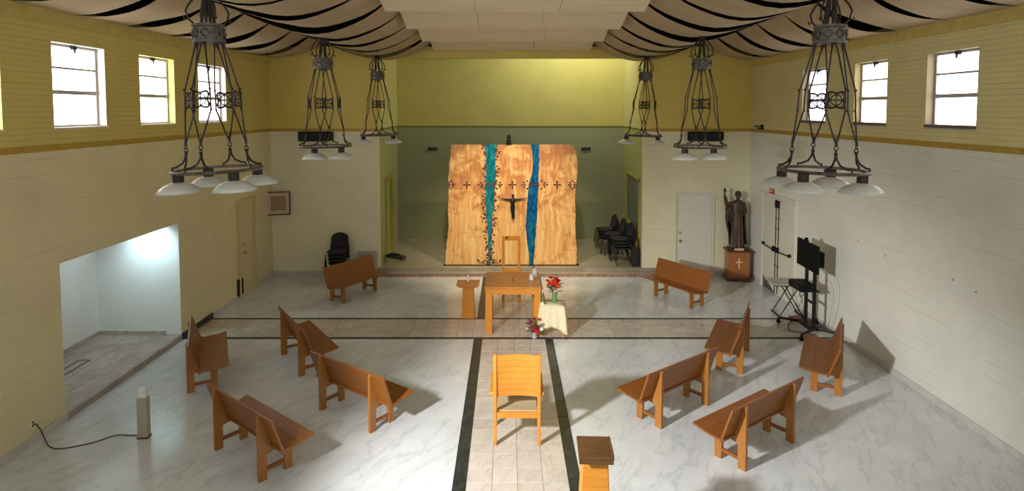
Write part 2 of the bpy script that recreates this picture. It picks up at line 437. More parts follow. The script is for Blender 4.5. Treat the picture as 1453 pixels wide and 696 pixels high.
# sanctuary
def skewwall(name, x0, x1, thick):
    bm = bmesh.new()
    for (z0, z1, mi) in ((0, ZB, 0), (ZB, 8.2, 1)):
        vs = B(bm, 0, thick, YF+.18, YN, z0, z1, mi=mi)
        for v in vs: v.co.x += x0 + (x1-x0)*(v.co.y-YF-.18)/(YN-YF-.18)
    tag(obj(name, bm, [NLOY, NUPY]), kind='structure')
NLOY = painted_block('sage_side_wall_paint', (.42, .43, .20), 'y', crack=.75)
NUPY = painted_block('lime_side_wall_paint', (.64, .60, .26), 'y', crack=.75)
skewwall('wall_sanctuary_left', NL0, NL1, -.15)
skewwall('wall_sanctuary_right', NR0, NR1, .15)
wall_cells('wall_sanctuary_back', NL1-.2, NR1+.2, [0, ZB, 8.2], [], lambda a, b_: False, YN, YN+.15, lambda z: 0 if z < ZB else 1, [NLO, NUP], 'x')
# ceilings
box('ceiling', XL-.3, XR+.3, -1.4, YF, ZT, ZT+.1, DARKVOID)['kind'] = 'structure'
box('ceiling_sanctuary', NL1-.2, NR1+.2, YF, YN+.15, 8.2, 8.3, plain('sanctuary_ceiling_paint', (.7, .68, .5), .7))['kind'] = 'structure'
# header soffit closing the drop between last ceiling panel and header
# painted band, cornices, skirtings
n_ = 0
def trim(x0, x1, y0, y1, z0, z1, m):
    global n_
    n_ += 1
    return tag(box('trim_%d' % n_, x0, x1, y0, y1, z0, z1, m, bevel=.004), kind='structure')
trim(XL, XL+.014, -1.2, YF, ZB-.045, ZB+.035, BAND)
trim(XR-.014, XR, -1.2, YF, ZB-.045, ZB+.035, BAND)
trim(XL, NL0, YF-.014, YF, ZB-.045, ZB+.035, BAND)
trim(NR0, XR, YF-.014, YF, ZB-.045, ZB+.035, BAND)
trim(NL1, NR1, YN-.012, YN, ZB-.03, ZB+.02, BANDG)
for s_, x0, x1, dx, thick in ((0, NL0, NL1, 0, .012), (1, NR0, NR1, 0, -.012)):
    bm = bmesh.new(); vs = B(bm, 0, thick, YF+.01, YN, ZB-.03, ZB+.02)
    for v in vs: v.co.x += x0 + (x1-x0)*(v.co.y-YF)/(YN-YF)
    n_ += 1; tag(obj('trim_%d' % n_, bm, BANDG), kind='structure')
trim(XL, XL+.05, -1.2, YF, 5.655, 5.90, CORN)
trim(XR-.05, XR, -1.2, YF, 5.59, 5.83, CORN)
tag(box('baseboard_left', XL, XL+.025, -1.2, AY0, 0, .115, SKIRT, bevel=.003), kind='structure')
tag(box('baseboard_left_rear', XL, XL+.02, 12.80, YF, 0, .10, SKIRT, bevel=.003), kind='structure')
tag(box('baseboard_left_black', XL, XL+.024, AY1, 12.80, 0, .12, BLACKM, bevel=.003), kind='structure')
tag(box('baseboard_right', XR-.025, XR, -1.2, YF, 0, .115, SKIRT, bevel=.003), kind='structure')
tag(box('baseboard_back_left', XL, NL0-.1, YF-.02, YF, 0, .11, SKIRT, bevel=.003), kind='structure')
tag(box('baseboard_back_right', NR0+.15, XR, YF-.02, YF, 0, .11, SKIRT, bevel=.003), kind='structure')

# ------------------------------------------------------------------ floor
fl = empty('floor', kind='structure')
XA, XB, XC, XD = -.655, -.49, .735, .89     # aisle: black band, beige tiles, black band
Y0, Y1 = 11.58, 12.80                       # cross strip
YS = 16.0                                   # foot of sanctuary step
bm = bmesh.new()
for x0, x1 in ((XL-.3, XA), (XD, XR+.3)):
    for y0, y1 in ((-1.4, Y0), (Y1, YF)):
        B(bm, x0, x1, y0, y1, -.12, 0)
obj('marble_slab_floor', bm, MARB, fl)
bm = bmesh.new(); B(bm, XL-.3, XR+.3, Y0, Y1, -.12, -.012); B(bm, XA, XD, -1.4, Y0, -.12, -.012); B(bm, XA, XD, Y1, YF, -.12, -.012)
obj('grout_bed', bm, GROUT, fl)
def tile_mesh(w_, d, m, name):
    bm = bmesh.new(); g = .0022 if m is not BLACKM else .005
    B(bm, -w_/2+g, w_/2-g, -d/2+g, d/2-g, -.012, 0)
    bmesh.ops.bevel(bm, geom=[e for e in bm.edges if all(v.co.z > -.001 for v in e.verts)], offset=.0015, segments=1, affect='EDGES')
    me = bpy.data.meshes.new(name); bm.to_mesh(me); bm.free(); me.materials.append(m); return me
def tiles(name, me, xs, ys, parent):
    for x in xs:
        for y in ys:
            o = bpy.data.objects.new(name, me); COL.objects.link(o); o.location = (x, y, 0); o.parent = parent
def rng(a, b_, n): return [a + (b_-a)*(i+.5)/n for i in range(n)]
tw = (XC-XB)/4
tm = tile_mesh(tw, (Y0-6.1)/18, BEIGE, 'beige_tile'); tiles('beige_tile', tm, rng(XB, XC, 4), rng(6.1, Y0, 18), fl)
tm = tile_mesh(tw, (YS-Y1)/10, BEIGE, 'beige_tile_b'); tiles('beige_tile', tm, rng(XB, XC, 4), rng(Y1, YS, 10), fl)
LN0, LN1 = .115, .09
tm = tile_mesh((XR-XL-.04)/41, (Y1-Y0-LN0-LN1)/4, BEIGE, 'beige_tile_c'); tiles('beige_tile', tm, rng(XL+.02, XR-.02, 41), rng(Y0+LN0, Y1-LN1, 4), fl)
for xa, xb in ((XA, XB), (XC, XD)):
    tm = tile_mesh(xb-xa, .5, BLACKM, 'black_tile'); ys = [Y0 - .5*(i+.5) for i in range(11)]
    tiles('black_border_tile', tm, [(xa+xb)/2], ys, fl)
    tm = tile_mesh(xb-xa, (YS-Y1)/6, BLACKM, 'black_tile_b'); tiles('black_border_tile', tm, [(xa+xb)/2], rng(Y1, YS, 6), fl)
for ya, yb in ((Y0, Y0+LN0), (Y1-LN1, Y1)):
    tm = tile_mesh((XR-XL-.04)/26, yb-ya, BLACKM, 'black_strip_tile'); tiles('black_line_tile', tm, rng(XL+.02, XR-.02, 26), [(ya+yb)/2], fl)
bm = bmesh.new(); B(bm, XB, XC, -1.2, 6.1, -.012, 0); obj('near_aisle_paving', bm, BEIGE, fl)
# sanctuary platform
pl = empty('floor_sanctuary', kind='structure')
def brickfloor():
    m, nt, b = nodes('sanctuary_tiles'); setc(b, (.5, .45, .36), .3)
    v = coord(nt); br = nt.nodes.new('ShaderNodeTexBrick'); br.offset = 0; br.inputs['Scale'].default_value = 1
    br.inputs['Brick Width'].default_value = .33; br.inputs['Row Height'].default_value = .33; br.inputs['Mortar Size'].default_value = .003
    br.inputs['Color1'].default_value = (.36, .32, .24, 1); br.inputs['Color2'].default_value = (.29, .255, .19, 1); br.inputs['Mortar'].default_value = (.25, .22, .17, 1)
    nt.links.new(v, br.inputs['Vector']); n = noise(nt, v, 2.5, 6, .6, 1)
    nt.links.new(mixc(nt, .4, br.outputs['Color'], ramp(nt, n, [(.3, (.25, .21, .15)), (.7, (.46, .42, .34))])), b.inputs['Base Color']); return m
SANF = brickfloor()
bm = bmesh.new(); B(bm, NL1-.2, NR1+.2, YF-.02, YN, .1, .2); obj('platform_top', bm, SANF, pl)
bm = bmesh.new(); prism(bm, [(-3.95, YF), (-3.62, YS), (3.85, YS), (4.25, YF)], 0, .085, 'z'); B(bm, NL1, NR1, YF, YN, 0, .1)
obj('step_riser', bm, REDM, pl)
bm = bmesh.new(); prism(bm, [(-3.97, YF), (-3.63, YS-.02), (3.86, YS-.02), (4.27, YF)], .085, .11, 'z')
obj('step_tread', bm, SANF, pl, bevel=.004)
# alcove
AX = -7.95
al = empty('wall_alcove', kind='structure')
bm = bmesh.new(); t = .12
B(bm, AX-t, AX, AY0-t, AY1+t, 0, AZ); B(bm, AX, XL-.3, AY1, AY1+t, 0, AZ); B(bm, AX, XL-.3, AY0-t, AY0, 0, AZ); B(bm, AX-t, XL-.3, AY0-t, AY1+t, AZ, AZ+.1)
B(bm, XL-.3, XL-.002, AY1-.005, AY1+.001, .1, AZ); B(bm, XL-.3, XL-.002, AY0-.001, AY0+.005, .1, AZ); B(bm, XL-.3, XL-.002, AY0, AY1, AZ-.005, AZ+.001)
obj('alcove_lining', bm, ALC, al)
fa = empty('floor_alcove', kind='structure')
bm = bmesh.new(); B(bm, AX, XL-.02, AY0, AY1, 0, .075); obj('alcove_floor_bed', bm, GROUT, fa)
for i, x in enumerate(rng(AX, XL-.06, 4)):
    w_ = (XL-.06-AX)/4
    me = tile_mesh(w_, (AY1-AY0)/7, ALCF, 'brown_tile')
    for y in rng(AY0, AY1, 7):
        o = bpy.data.objects.new('brown_tile', me); COL.objects.link(o); o.location = (x, y, .09); o.parent = fa
bm = bmesh.new(); B(bm, XL-.06, XL+.012, AY0, AY1, 0, .10); obj('alcove_curb', bm, ALCF, fa, bevel=.004)
bm = bmesh.new(); B(bm, AX, XL-.3, AY1-.02, AY1, .09, .17); B(bm, AX, AX+.02, AY0, AY1, .09, .17); obj('alcove_skirting', bm, ALCF, fa)
bm = bmesh.new()   # recessed rectangle cover in the alcove floor
for a in ((AX+.45, XL-.95, 8.9, 8.93), (AX+.45, XL-.95, 10.35, 10.38), (AX+.45, AX+.48, 8.9, 10.38), (XL-.98, XL-.95, 8.9, 10.38)): B(bm, *a, .088, .0935)
obj('floor_hatch_frame', bm, BLACKM, fa)

# ------------------------------------------------------------------ windows
PANES = {'lilac': emit('lilac_frosted_pane', (.93, .90, 1.0), 4.0), 'white': emit('white_frosted_pane', (1, .985, 1), 5.0),
         'yellow': emit('yellow_frosted_pane', (1, .98, .80), 4.5), 'mauve': emit('mauve_frosted_pane', (.92, .86, 1.0), 3.0)}
def window(n, side, y0, y1, z0, z1, tint):
    X = XL if side < 0 else XR
    wn = empty('window_%d' % n, (X, (y0+y1)/2, z0), kind='structure')
    hw = (y1-y0)/2; h = z1-z0; xs = side*.16
    def bar(nm, ya, yb, za, zb, d=.03, m=BRONZEF):
        bm = bmesh.new(); B(bm, xs-d, xs+d, ya, yb, za, zb); return obj(nm, bm, m, wn, bevel=.004)
    fr = bmesh.new(); f = .045
    B(fr, xs-.04, xs+.04, -hw, -hw+f, 0, h); B(fr, xs-.04, xs+.04, hw-f, hw, 0, h); B(fr, xs-.04, xs+.04, -hw+f, hw-f, 0, f); B(fr, xs-.04, xs+.04, -hw+f, hw-f, h-f, h)
    obj('window_frame', fr, BRONZEF, wn, bevel=.004)
    bar('transom', -hw, hw, .40*h, .40*h+.06, .05); bar('glazing_bar', -hw, hw, .70*h, .70*h+.032, .03)
    for a, b_ in ((f, .40*h), (.40*h+.06, .70*h), (.70*h+.032, h-f)):
        bm = bmesh.new(); B(bm, xs+side*.01-.003, xs+side*.01+.003, -hw+f, hw-f, a, b_); obj('pane', bm, PANES[tint], wn)
    bm = bmesh.new(); B(bm, min(0, side*.3)-(.03 if side > 0 else 0), max(0, side*.3)+(.03 if side < 0 else 0), -hw, hw, -.012, .014); obj('window_sill', bm, BRONZEF if side > 0 else REVEAL, wn, bevel=.004)
    if side > 0:
        bm = bmesh.new(); B(bm, -.015, .30, -hw+.003, hw-.003, .0145, .06); obj('sill_ledge', bm, MATS['dark_sill'], wn, bevel=.004)
    bm = bmesh.new(); B(bm, min(0, side*.3), max(0, side*.3), -hw, -hw+.006, 0.02, h); B(bm, min(0, side*.3), max(0, side*.3), hw-.006, hw, 0.02, h); B(bm, min(0, side*.3), max(0, side*.3), -hw, hw, h-.006, h)
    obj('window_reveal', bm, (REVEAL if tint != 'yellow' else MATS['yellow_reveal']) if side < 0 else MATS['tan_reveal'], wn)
    bm = bmesh.new(); B(bm, xs-side*.07-.02, xs-side*.07+.03, -.035, .035, h-.07, h-.02); B(bm, xs-side*.09-.01, xs-side*.09+.01, -.012, .012, h-.12, h-.05)
    obj('latch', bm, BLACKMET, wn)
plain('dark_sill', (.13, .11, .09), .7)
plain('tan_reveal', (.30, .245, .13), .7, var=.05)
plain('yellow_reveal', (.80, .76, .30), .6, var=.04)
for i, ((a, b_), t_) in enumerate(zip(LWIN, ('yellow', 'white', 'yellow', 'lilac'))): window(i+1, -1, a, b_, SILL, HEAD, t_)
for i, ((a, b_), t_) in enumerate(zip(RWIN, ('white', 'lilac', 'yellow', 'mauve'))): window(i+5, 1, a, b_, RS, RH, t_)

# ------------------------------------------------------------------ doors
def knob(parent, name, loc, axis, r=.035, m=BRASS):
    bm = bmesh.new(); tube(bm, [(0, 0, 0), Vector(axis)*.02, Vector(axis)*.022, Vector(axis)*.05, Vector(axis)*.07], [r, r, r*.4, r*.9, r*.5], 10)
    return obj(name, bm, m, parent, loc, smooth=True)
LEFTDOOR = plain('ochre_cream_door_frame', (.56, .47, .22), .45)
d1 = empty('door_1', (XL, 0, 0), kind='structure')
bm = bmesh.new(); B(bm, 0, .03, DL0, DL1, .02, DLZ); lf = obj('door_leaf', bm, plain('cream_left_door', (.60, .52, .29), .4, var=.04), d1, bevel=.004)
bm = bmesh.new(); B(bm, 0, .06, DL0-.06, DL0, 0, DLZ+.06); B(bm, 0, .06, DL1, DL1+.12, 0, DLZ+.06); B(bm, 0, .06, DL0, DL1, DLZ, DLZ+.06); obj('door_frame', bm, LEFTDOOR, d1, bevel=.004)
knob(lf, 'door_knob', (.03, 14.36, 1.05), (1, 0, 0)); knob(lf, 'deadlock', (.03, 14.36, 1.25), (.6, 0, 0), .03)
d2 = empty('door_2', (0, YF, 0), kind='structure')
bm = bmesh.new(); B(bm, 4.57, 5.50, -.02, 0, .03, 2.2); lf = obj('door_leaf', bm, DOORP, d2, bevel=.005)
bm = bmesh.new(); B(bm, 4.51, 4.565, -.035, 0, 0, 2.26); B(bm, 5.505, 5.57, -.035, 0, 0, 2.26); B(bm, 4.565, 5.505, -.035, 0, 2.205, 2.26); obj('door_frame', bm, DOORP, d2, bevel=.004)
bm = bmesh.new(); B(bm, 4.552, 4.567, -.037, 0, .03, 2.2); obj('hinge_gap', bm, GREY, d2)
knob(lf, 'door_knob', (4.66, -.02, .94), (0, -1, 0)); knob(lf, 'deadlock', (4.65, -.02, 1.17), (0, -.6, 0), .03)
d3 = empty('door_3', (XR, 0, 0), kind='structure')
DM = 14.40
for y0, y1 in ((DM-.82, DM-.01), (DM+.01, DM+.82)):
    bm = bmesh.new(); B(bm, -.03, 0, y0, y1, .02, 2.33); lf = obj('door_leaf', bm, DOORP, d3, bevel=.004)
    c = (y0+y1)/2; s = 1 if c > DM else -1
    bm = bmesh.new(); tube(bm, [(-.10, DM+s*.12, 1.09), (-.10, DM+s*.70, 1.12)], .015, 8); B(bm, -.12, -.03, DM+s*.08-.02, DM+s*.08+.02, 1.05, 1.18); B(bm, -.10, -.03, DM+s*.71-.015, DM+s*.71+.015, 1.09, 1.16)
    obj('panic_bar', bm, BLACKMET, lf)
    bm = bmesh.new(); tube(bm, [(-.045, DM+s*.07, 1.2), (-.045, DM+s*.07, 2.28)], .010, 6); tube(bm, [(-.045, DM+s*.07, .05), (-.045, DM+s*.07, 1.05)], .010, 6); B(bm, -.07, -.03, DM+s*.07-.025, DM+s*.07+.025, 2.12, 2.30)
    for z in (.35, .7, 1.6, 1.85): B(bm, -.055, -.03, DM+s*.07-.018, DM+s*.07+.018, z, z+.03)
    obj('lock_rod', bm, BLACKMET, lf)
bm = bmesh.new(); B(bm, -.05, 0, DM-.90, DM-.83, 0, 2.41); B(bm, -.05, 0, DM+.83, DM+.93, 0, 2.41); B(bm, -.05, 0, DM-.83, DM+.83, 2.34, 2.41); obj('door_frame', bm, DOORP, d3, bevel=.004)
bm = bmesh.new(); B(bm, -.02, 0, DM-.01, DM+.01, 0, 2.34); obj('door_gap', bm, BLACKMET, d3)
bm = bmesh.new(); prism(bm, [(DM+.05, .02), (DM+.72, .02), (DM+.72, .30)], -.045, -.031, 'x'); obj('kick_wedge', bm, plain('dark_brown_vent', (.10, .085, .06), .6), d3)
# sanctuary side door
d4 = empty('door_4', (-3.50, 0, .2), kind='structure')
bm = bmesh.new(); B(bm, -.05, .02, 17.30, 18.12, 0, 2.22); obj('door_leaf', bm, plain('green_door_paint', (.26, .28, .10), .45), d4, rot=(0, 0, .012), bevel=.004)
bm = bmesh.new(); B(bm, -.05, .05, 17.18, 17.30, 0, 2.32); B(bm, -.05, .05, 18.12, 18.26, 0, 2.32); B(bm, -.05, .05, 17.30, 18.12, 2.22, 2.32); obj('door_frame', bm, DOORY, d4, bevel=.004)

# ------------------------------------------------------------------ central ceiling panels
CXc, CW = .12, 2.03
ends = [16.15 - 2.1*i for i in range(8)]
nlab = ['farthest', 'second farthest', 'third farthest', 'fourth farthest', 'fifth', 'sixth', 'seventh', 'eighth']
for i, ye in enumerate(ends):
    yn = ye - 2.14; zl, zh = 6.03, 6.47
    if ye < 1: break
    p = empty('ceiling_panel', (CXc, ye, zl), label=[
        'pale plywood ceiling panel farthest from camera, meeting the yellow header', 'second pale plywood ceiling panel from the yellow header',
        'third pale plywood ceiling panel from the yellow header', 'pale plywood ceiling panel cut by the top edge of the picture'][min(i, 3)] if i < 4 else 'pale plywood ceiling panel beyond the top of the picture', cat='panel')
    if i >= 4: p['group'] = 'ceiling panels over the camera'
    xs = [-CW, -.62+.05*(i % 2)-.02*i, .62+.09*(1 if i % 2 else -1), CW]
    if i == 0: xs = [-CW, .55, CW]
    for a, b_ in zip(xs, xs[1:]):
        bm = bmesh.new(); N = 6; rows = []
        for k in range(N+1):
            t = k/N; y = -(1-t)*2.14; z = (zh-zl)*((1-t)**1.35)
            e = .05*(t**3)
            rows.append((y, z, e))
        g = .004
        for sgn in (0, .03):
            pass
        V = [[bm.verts.new((x + (e*(1 if x > 0 else -1) if abs(abs(x)-CW) < .01 else (g if x == a else -g)), y, z+dz)) for x, dz in ((a, 0), (b_, 0), (b_, .03), (a, .03))] for y, z, e in rows]
        for A, C in zip(V, V[1:]):
            for j in range(4): bm.faces.new((A[j], A[(j+1) % 4], C[(j+1) % 4], C[j]))
        bm.faces.new(V[0]); bm.faces.new(V[-1][::-1])
        obj('plywood_sheet', bm, PLY, p)
# ------------------------------------------------------------------ draped fabric canopies
def swag(pts, n=18):
    """smooth (x,z) curve through control points (Catmull-Rom)"""
    out = []
    P_ = [pts[0]] + list(pts) + [pts[-1]]
    seg = len(pts)-1
    for i in range(seg):
        p0, p1, p2, p3 = [Vector(q) for q in P_[i:i+4]]
        m = n//seg
        for k in range(m + (1 if i == seg-1 else 0)):
            t = k/m
            out.append(.5*((2*p1) + (-p0+p2)*t + (2*p0-5*p1+4*p2-p3)*t*t + (-p0+3*p1-3*p2+p3)*t**3))
    return out
def canopy(label, ctrl, yend, pitch, seed, gapmax, count):
    rd = random.Random(seed)
    c = empty('fabric_canopy', (ctrl[0][0], yend, ctrl[0][1]), label=label, cat='canopy')
    base = swag(ctrl)
    for i in range(count):
        y1 = yend - i*pitch; y0 = y1 - pitch
        if y1 < 1.0: break
        g1 = gapmax*(.55+.6*rd.random()) if i else 0
        g0 = gapmax*(.2+.5*rd.random())
        sag = .05*rd.random(); pk = .35+.3*rd.random()
        bm = bmesh.new(); rows = []
        K = len(base)
        for k, p in enumerate(base):
            u = k/(K-1); env = math.sin(PI*u**(math.log(.5)/math.log(pk)))**1.3 if 0 < u < 1 else 0
            env = max(env, 0)
            row = []
            for j in range(6):
                v = j/5
                yy = (y0 + g0*env)*(1-v) + (y1 - g1*env)*v
                zz = p[1] - sag*math.sin(PI*u) - .012*math.sin(PI*v)*math.sin(PI*u) + (.06*env*v)
                row.append(bm.verts.new((p[0]-ctrl[0][0], yy-yend, zz-ctrl[0][1])))
            rows.append(row)
        for A, C in zip(rows, rows[1:]):
            for j in range(5): bm.faces.new((A[j], A[j+1], C[j+1], C[j]))
        obj('fabric_strip', bm, FAB, c, smooth=True)
    return c
IL = [(-1.75, 6.42), (-2.35, 5.98), (-3.15, 5.74), (-4.0, 5.92), (-4.85, 6.28)]
OL = [(-4.80, 6.28), (-5.3, 5.98), (-5.85, 5.84), (-6.33, 5.83)]
mir = lambda L: [(.24-x, z) for x, z in L]
IR = mir(IL); OR = [(5.04, 6.28), (5.5, 5.96), (6.0, 5.80), (6.50, 5.76)]
canopy('tan striped fabric canopy sagging between ceiling panels and left ridge', IL, 16.15, 1.22, 3, .06, 13)
canopy('tan striped fabric canopy falling to the top of the left wall', OL, 16.15, 1.2, 5, .13, 13)
canopy('tan striped fabric canopy sagging between ceiling panels and right ridge', IR, 16.15, 1.22, 8, .045, 13)
canopy('tan striped fabric canopy falling to the top of the right wall', OR, 16.15, 1.2, 11, .10, 13)

# ------------------------------------------------------------------ chandeliers
def arc(c, r, a0, a1, n, plane):
    out = []
    for i in range(n+1):
        a = a0+(a1-a0)*i/n
        out.append(Vector(c) + plane[0]*(r*math.cos(a)) + plane[1]*(r*math.sin(a)))
    return out
def make_chandelier(shades, a0, label, loc, tilt=(0, 0), medal=True):
    """origin at ring centre; the ring sits at z=0"""
    R = .46
    t = empty('chandelier', loc, label=label, cat='chandelier', group=None)
    t.rotation_euler = (tilt[0], tilt[1], 0)
    # ring: flat wheel with inner rim
    bm = bmesh.new(); lathe(bm, [(R-.045, -.012), (R, -.018), (R+.012, 0), (R, .018), (R-.045, .012), (R-.045, -.012)], 40, cap=False)
    obj('wheel_ring', bm, RINGM, t, smooth=False)
    # drum
    bm = bmesh.new()
    lathe(bm, [(.135, 1.37), (.168, 1.37), (.168, 1.395), (.155, 1.40), (.155, 1.53), (.168, 1.54), (.168, 1.565), (.13, 1.565)], 24)
    dr = obj('crown_drum', bm, PEWTER, t, smooth=False)
    bm = bmesh.new()
    for k in range(8):
        a = 2*PI*k/8+.2; u = Vector((math.cos(a), math.sin(a), 0)); s = Vector((-math.sin(a), math.cos(a), 0)); z = Vector((0, 0, 1))
        tube(bm, arc(u*.160+z*1.465, .04, 0, 2*PI, 10, (s, z))[:-1], .007, 4, closed=True)
        for q in range(4): ball(bm, u*.165 + z*(1.465+.045*math.sin(q*PI/2)) + s*(.045*math.cos(q*PI/2)), .012)
    obj('relief_ornament', bm, PEWTER, dr)
    # crown loops and hook
    bm = bmesh.new()
    for k in range(4):
        a = PI/4 + k*PI/2 + a0; u = Vector((math.cos(a), math.sin(a), 0)); z = Vector((0, 0, 1))
        pts = [u*.14+z*1.56, u*.20+z*1.62, u*.22+z*1.70, u*.185+z*1.77, u*.11+z*1.86, u*.035+z*1.93]
        tube(bm, pts, .011, 5)
        tube(bm, [u*.20+z*1.62, u*.235+z*1.60, u*.24+z*1.635], .009, 5)
        pts2 = [u*.03+z*1.94, u*.05+z*1.70, u*.07+z*1.57]
        tube(bm, pts2, [.012, .02, .014], 5)
    lathe(bm, [(.03, 1.88), (.055, 1.90), (.05, 1.95), (.03, 1.98), (.018, 2.05), (.018, 2.3)], 12)
    for k in range(6):
        a = k*PI/3; u = Vector((math.cos(a), math.sin(a), 0))
        tube(bm, [u*.03+Vector((0, 0, 1.93)), u*.085+Vector((0, 0, 1.99))], [.016, .004], 4)
    obj('crown_loops', bm, IRON, t)
    # rods, hooks, medallions
    zm = .76; rm = .275
    for k in range(4):
        a = a0 + k*PI/2
        u = Vector((math.cos(a), math.sin(a), 0)); z = Vector((0, 0, 1)); s = Vector((-math.sin(a), math.cos(a), 0))
        hook = u*.33 + z*.165
        for sg in (-1, 1):
            b_ = a + sg*.36; m_ = Vector((math.cos(b_), math.sin(b_), 0))*rm
            bm = bmesh.new()
            top = Vector((math.cos(a+sg*.12), math.sin(a+sg*.12), 0))*.14 + z*1.375
            tube(bm, [top, m_*.97+z*(zm+.11), m_+z*(zm), m_*1.01+z*(zm-.11), hook+z*.12], .0095, 5)
            tube(bm, [top+z*0, top+(m_-top+z*zm)*.12], [.02, .009], 5)
            for q in (.11, -.11): ball(bm, m_+z*(zm+q), .015)
            obj('suspension_rod', bm, IRON, t)
        bm = bmesh.new()
        tube(bm, arc(hook+z*.095, .022, 0, 2*PI, 8, (s, z))[:-1], .006, 4, closed=True)
        tube(bm, arc(hook+z*.055, .022, 0, 2*PI, 8, (u, z))[:-1], .006, 4, closed=True)
        tube(bm, [hook+z*.20, hook+z*.11], [.008, .018], 5)
        for sg in (-1, 1):
            f_ = Vector((math.cos(a+sg*.30), math.sin(a+sg*.30), 0))*(R-.02)
            mid = (hook+f_)*.5
            tube(bm, [hook+z*.04, hook*.93+f_*.07-z*.01, hook*.7+f_*.3-z*.035, mid*.55+f_*.45+z*.0, f_+z*.04, f_+z*.012], .012, 5)
        ball(bm, hook+z*.03, .022)
        obj('wishbone_hook', bm, IRON, t)
        if medal:
            for dk in (0,):
                aa = a+dk
                if medal == 4 and k % 2 == 0: continue
                uu = Vector((math.cos(aa), math.sin(aa), 0)); ss = Vector((-math.sin(aa), math.cos(aa), 0))
                c = uu*(rm*.98) + z*zm; bm = bmesh.new()
                n = 40; pts = []
                for i in range(n):
                    th = 2*PI*i/n; r_ = .088 + .020*math.cos(4*th+PI)
                    pts.append(c + ss*(r_*math.cos(th)) + z*(r_*math.sin(th)))
                tube(bm, pts, .010, 4, closed=True)
                tube(bm, arc(c, .055, 0, 2*PI, 14, (ss, z))[:-1], .006, 4, closed=True)
                tube(bm, [c+ss*.085, c-ss*.085], .006, 4); tube(bm, [c+z*.06, c-z*.06], .006, 4)
                for q in range(4):
                    th = PI/4+q*PI/2; tube(bm, arc(c+ss*(.098*math.cos(th))+z*(.098*math.sin(th)), .018, 0, 2*PI, 8, (ss, z))[:-1], .005, 4, closed=True)
                obj('cross_medallion', bm, IRON, t)
    for (x, y) in shades:
        ls = empty('lamp_fitting', (x, y, 0)); ls.parent = t
        bm = bmesh.new(); lathe(bm, [(.055, -.015), (.055, -.10), (.045, -.115)], 14); obj('socket', bm, IRON, ls)
        bm = bmesh.new(); lathe(bm, [(.04, -.095), (.09, -.105), (.145, -.13), (.19, -.165), (.222, -.205), (.217, -.207), (.185, -.172), (.14, -.14), (.08, -.115), (.035, -.108)], 28, cap=False)
        obj('lamp_shade', bm, SHADE, ls, smooth=True)
    return t
q = .29
make_chandelier([(-.27, -.30), (.31, -.30), (-.25, .30), (.31, .30)], 0, 'nearest left iron chandelier with four white dish shades, by the windows', (-3.17, 6.6, 3.80), (0, -.035))
make_chandelier([(-.10, -.30), (.36, -.28)], .05, 'middle chandelier on the left hanging before the black wall speaker, two shades', (-3.25, 10.8, 3.81), (0, -.01))
make_chandelier([(-.37, -.12), (.35, -.05)], .0, 'farthest left chandelier, small, hanging at the sanctuary corner', (-3.18, 15.05, 3.84), (0, -.02), 4)
make_chandelier([(-.36, -.30), (.26, -.30), (-.34, .24), (.25, .30)], -.14, 'nearest right iron chandelier with four grey dish shades', (3.45, 6.6, 3.79), (0, .02), 4)
make_chandelier([(-.34, -.24), (.17, -.22)], -.07, 'middle chandelier on the right in front of the black wall speaker, two shades', (3.44, 10.8, 3.80), (0, .0), 4)
make_chandelier([(-.42, -.05), (.37, .0)], -.1, 'farthest right chandelier, small, hanging at the sanctuary corner', (3.37, 15.05, 3.82), (0, .03))

# ------------------------------------------------------------------ pews
def make_pew():
    t = empty('pew', label='pew', cat='pew')
    L = .81
    # seat: slightly dished board
    bm = bmesh.new(); prof = [(.10, .395), (.22, .385), (.38, .395), (.56, .425), (.56, .452), (.38, .42), (.22, .41), (.10, .42)]
    prism(bm, prof, -L, L, 'x'); obj('seat', bm, PEW, t, bevel=.004)
    bm = bmesh.new(); prism(bm, [(.135, .36), (.165, .365), (.005, .835), (-.022, .825)], -L, L, 'x'); obj('backrest', bm, PEW, t, bevel=.004)
    for s in (-1, 1):
        x0, x1 = s*.545-.022, s*.545+.022
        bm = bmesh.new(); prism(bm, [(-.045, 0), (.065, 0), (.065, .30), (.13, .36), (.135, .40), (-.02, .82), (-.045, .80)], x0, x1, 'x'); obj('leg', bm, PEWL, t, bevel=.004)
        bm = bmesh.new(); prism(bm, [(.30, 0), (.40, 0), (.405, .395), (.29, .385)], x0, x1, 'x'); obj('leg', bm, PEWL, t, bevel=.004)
        bm = bmesh.new(); B(bm, x0+.008, x1-.008, .065, .30, .10, .145); obj('stretcher', bm, PEW, t)
        bm = bmesh.new(); prism(bm, [(.065, .31), (.30, .34), (.41, .35), (.50, .40), (.50, .412), (.12, .385), (.065, .37)], x0+.004, x1-.004, 'x'); obj('seat_rail', bm, PEW, t)
    return t
pew = make_pew()
D = math.radians
PEWS = [((-3.38, 7.387), -38.7, 'brown wooden pew nearest camera on the left side'),
        ((-2.32, 8.48), -36, 'brown wooden pew on the left nearest the central aisle'),
        ((-3.78, 10.40), -55, 'left pew straddling the beige cross strip, partly hidden by another pew'),
        ((-5.25, 9.83), -64, 'left pew seen end-on beside the alcove'),
        ((-3.84, 14.44), 241, 'left pew below the wall, in front of the black stacked chairs'),
        ((2.57, 8.605), 37.2, 'orange-brown pew on the right nearest the central aisle'),
        ((3.365, 7.59), 35.4, 'orange-brown pew nearest camera on the right side'),
        ((4.19, 10.51), 63.3, 'right pew seen end-on, behind the end of the aisle-side pew'),
        ((5.44, 9.70), 60.5, 'right pew seen end-on beside the right wall near the television cart'),
        ((4.15, 14.07), 121.5, 'far right pew facing camera in front of the cream door')]
for i, ((x, y), a, lab) in enumerate(PEWS):
    place(pew, i == 0, (x, y, 0), D(a), lab, 'wooden pews around the altar')

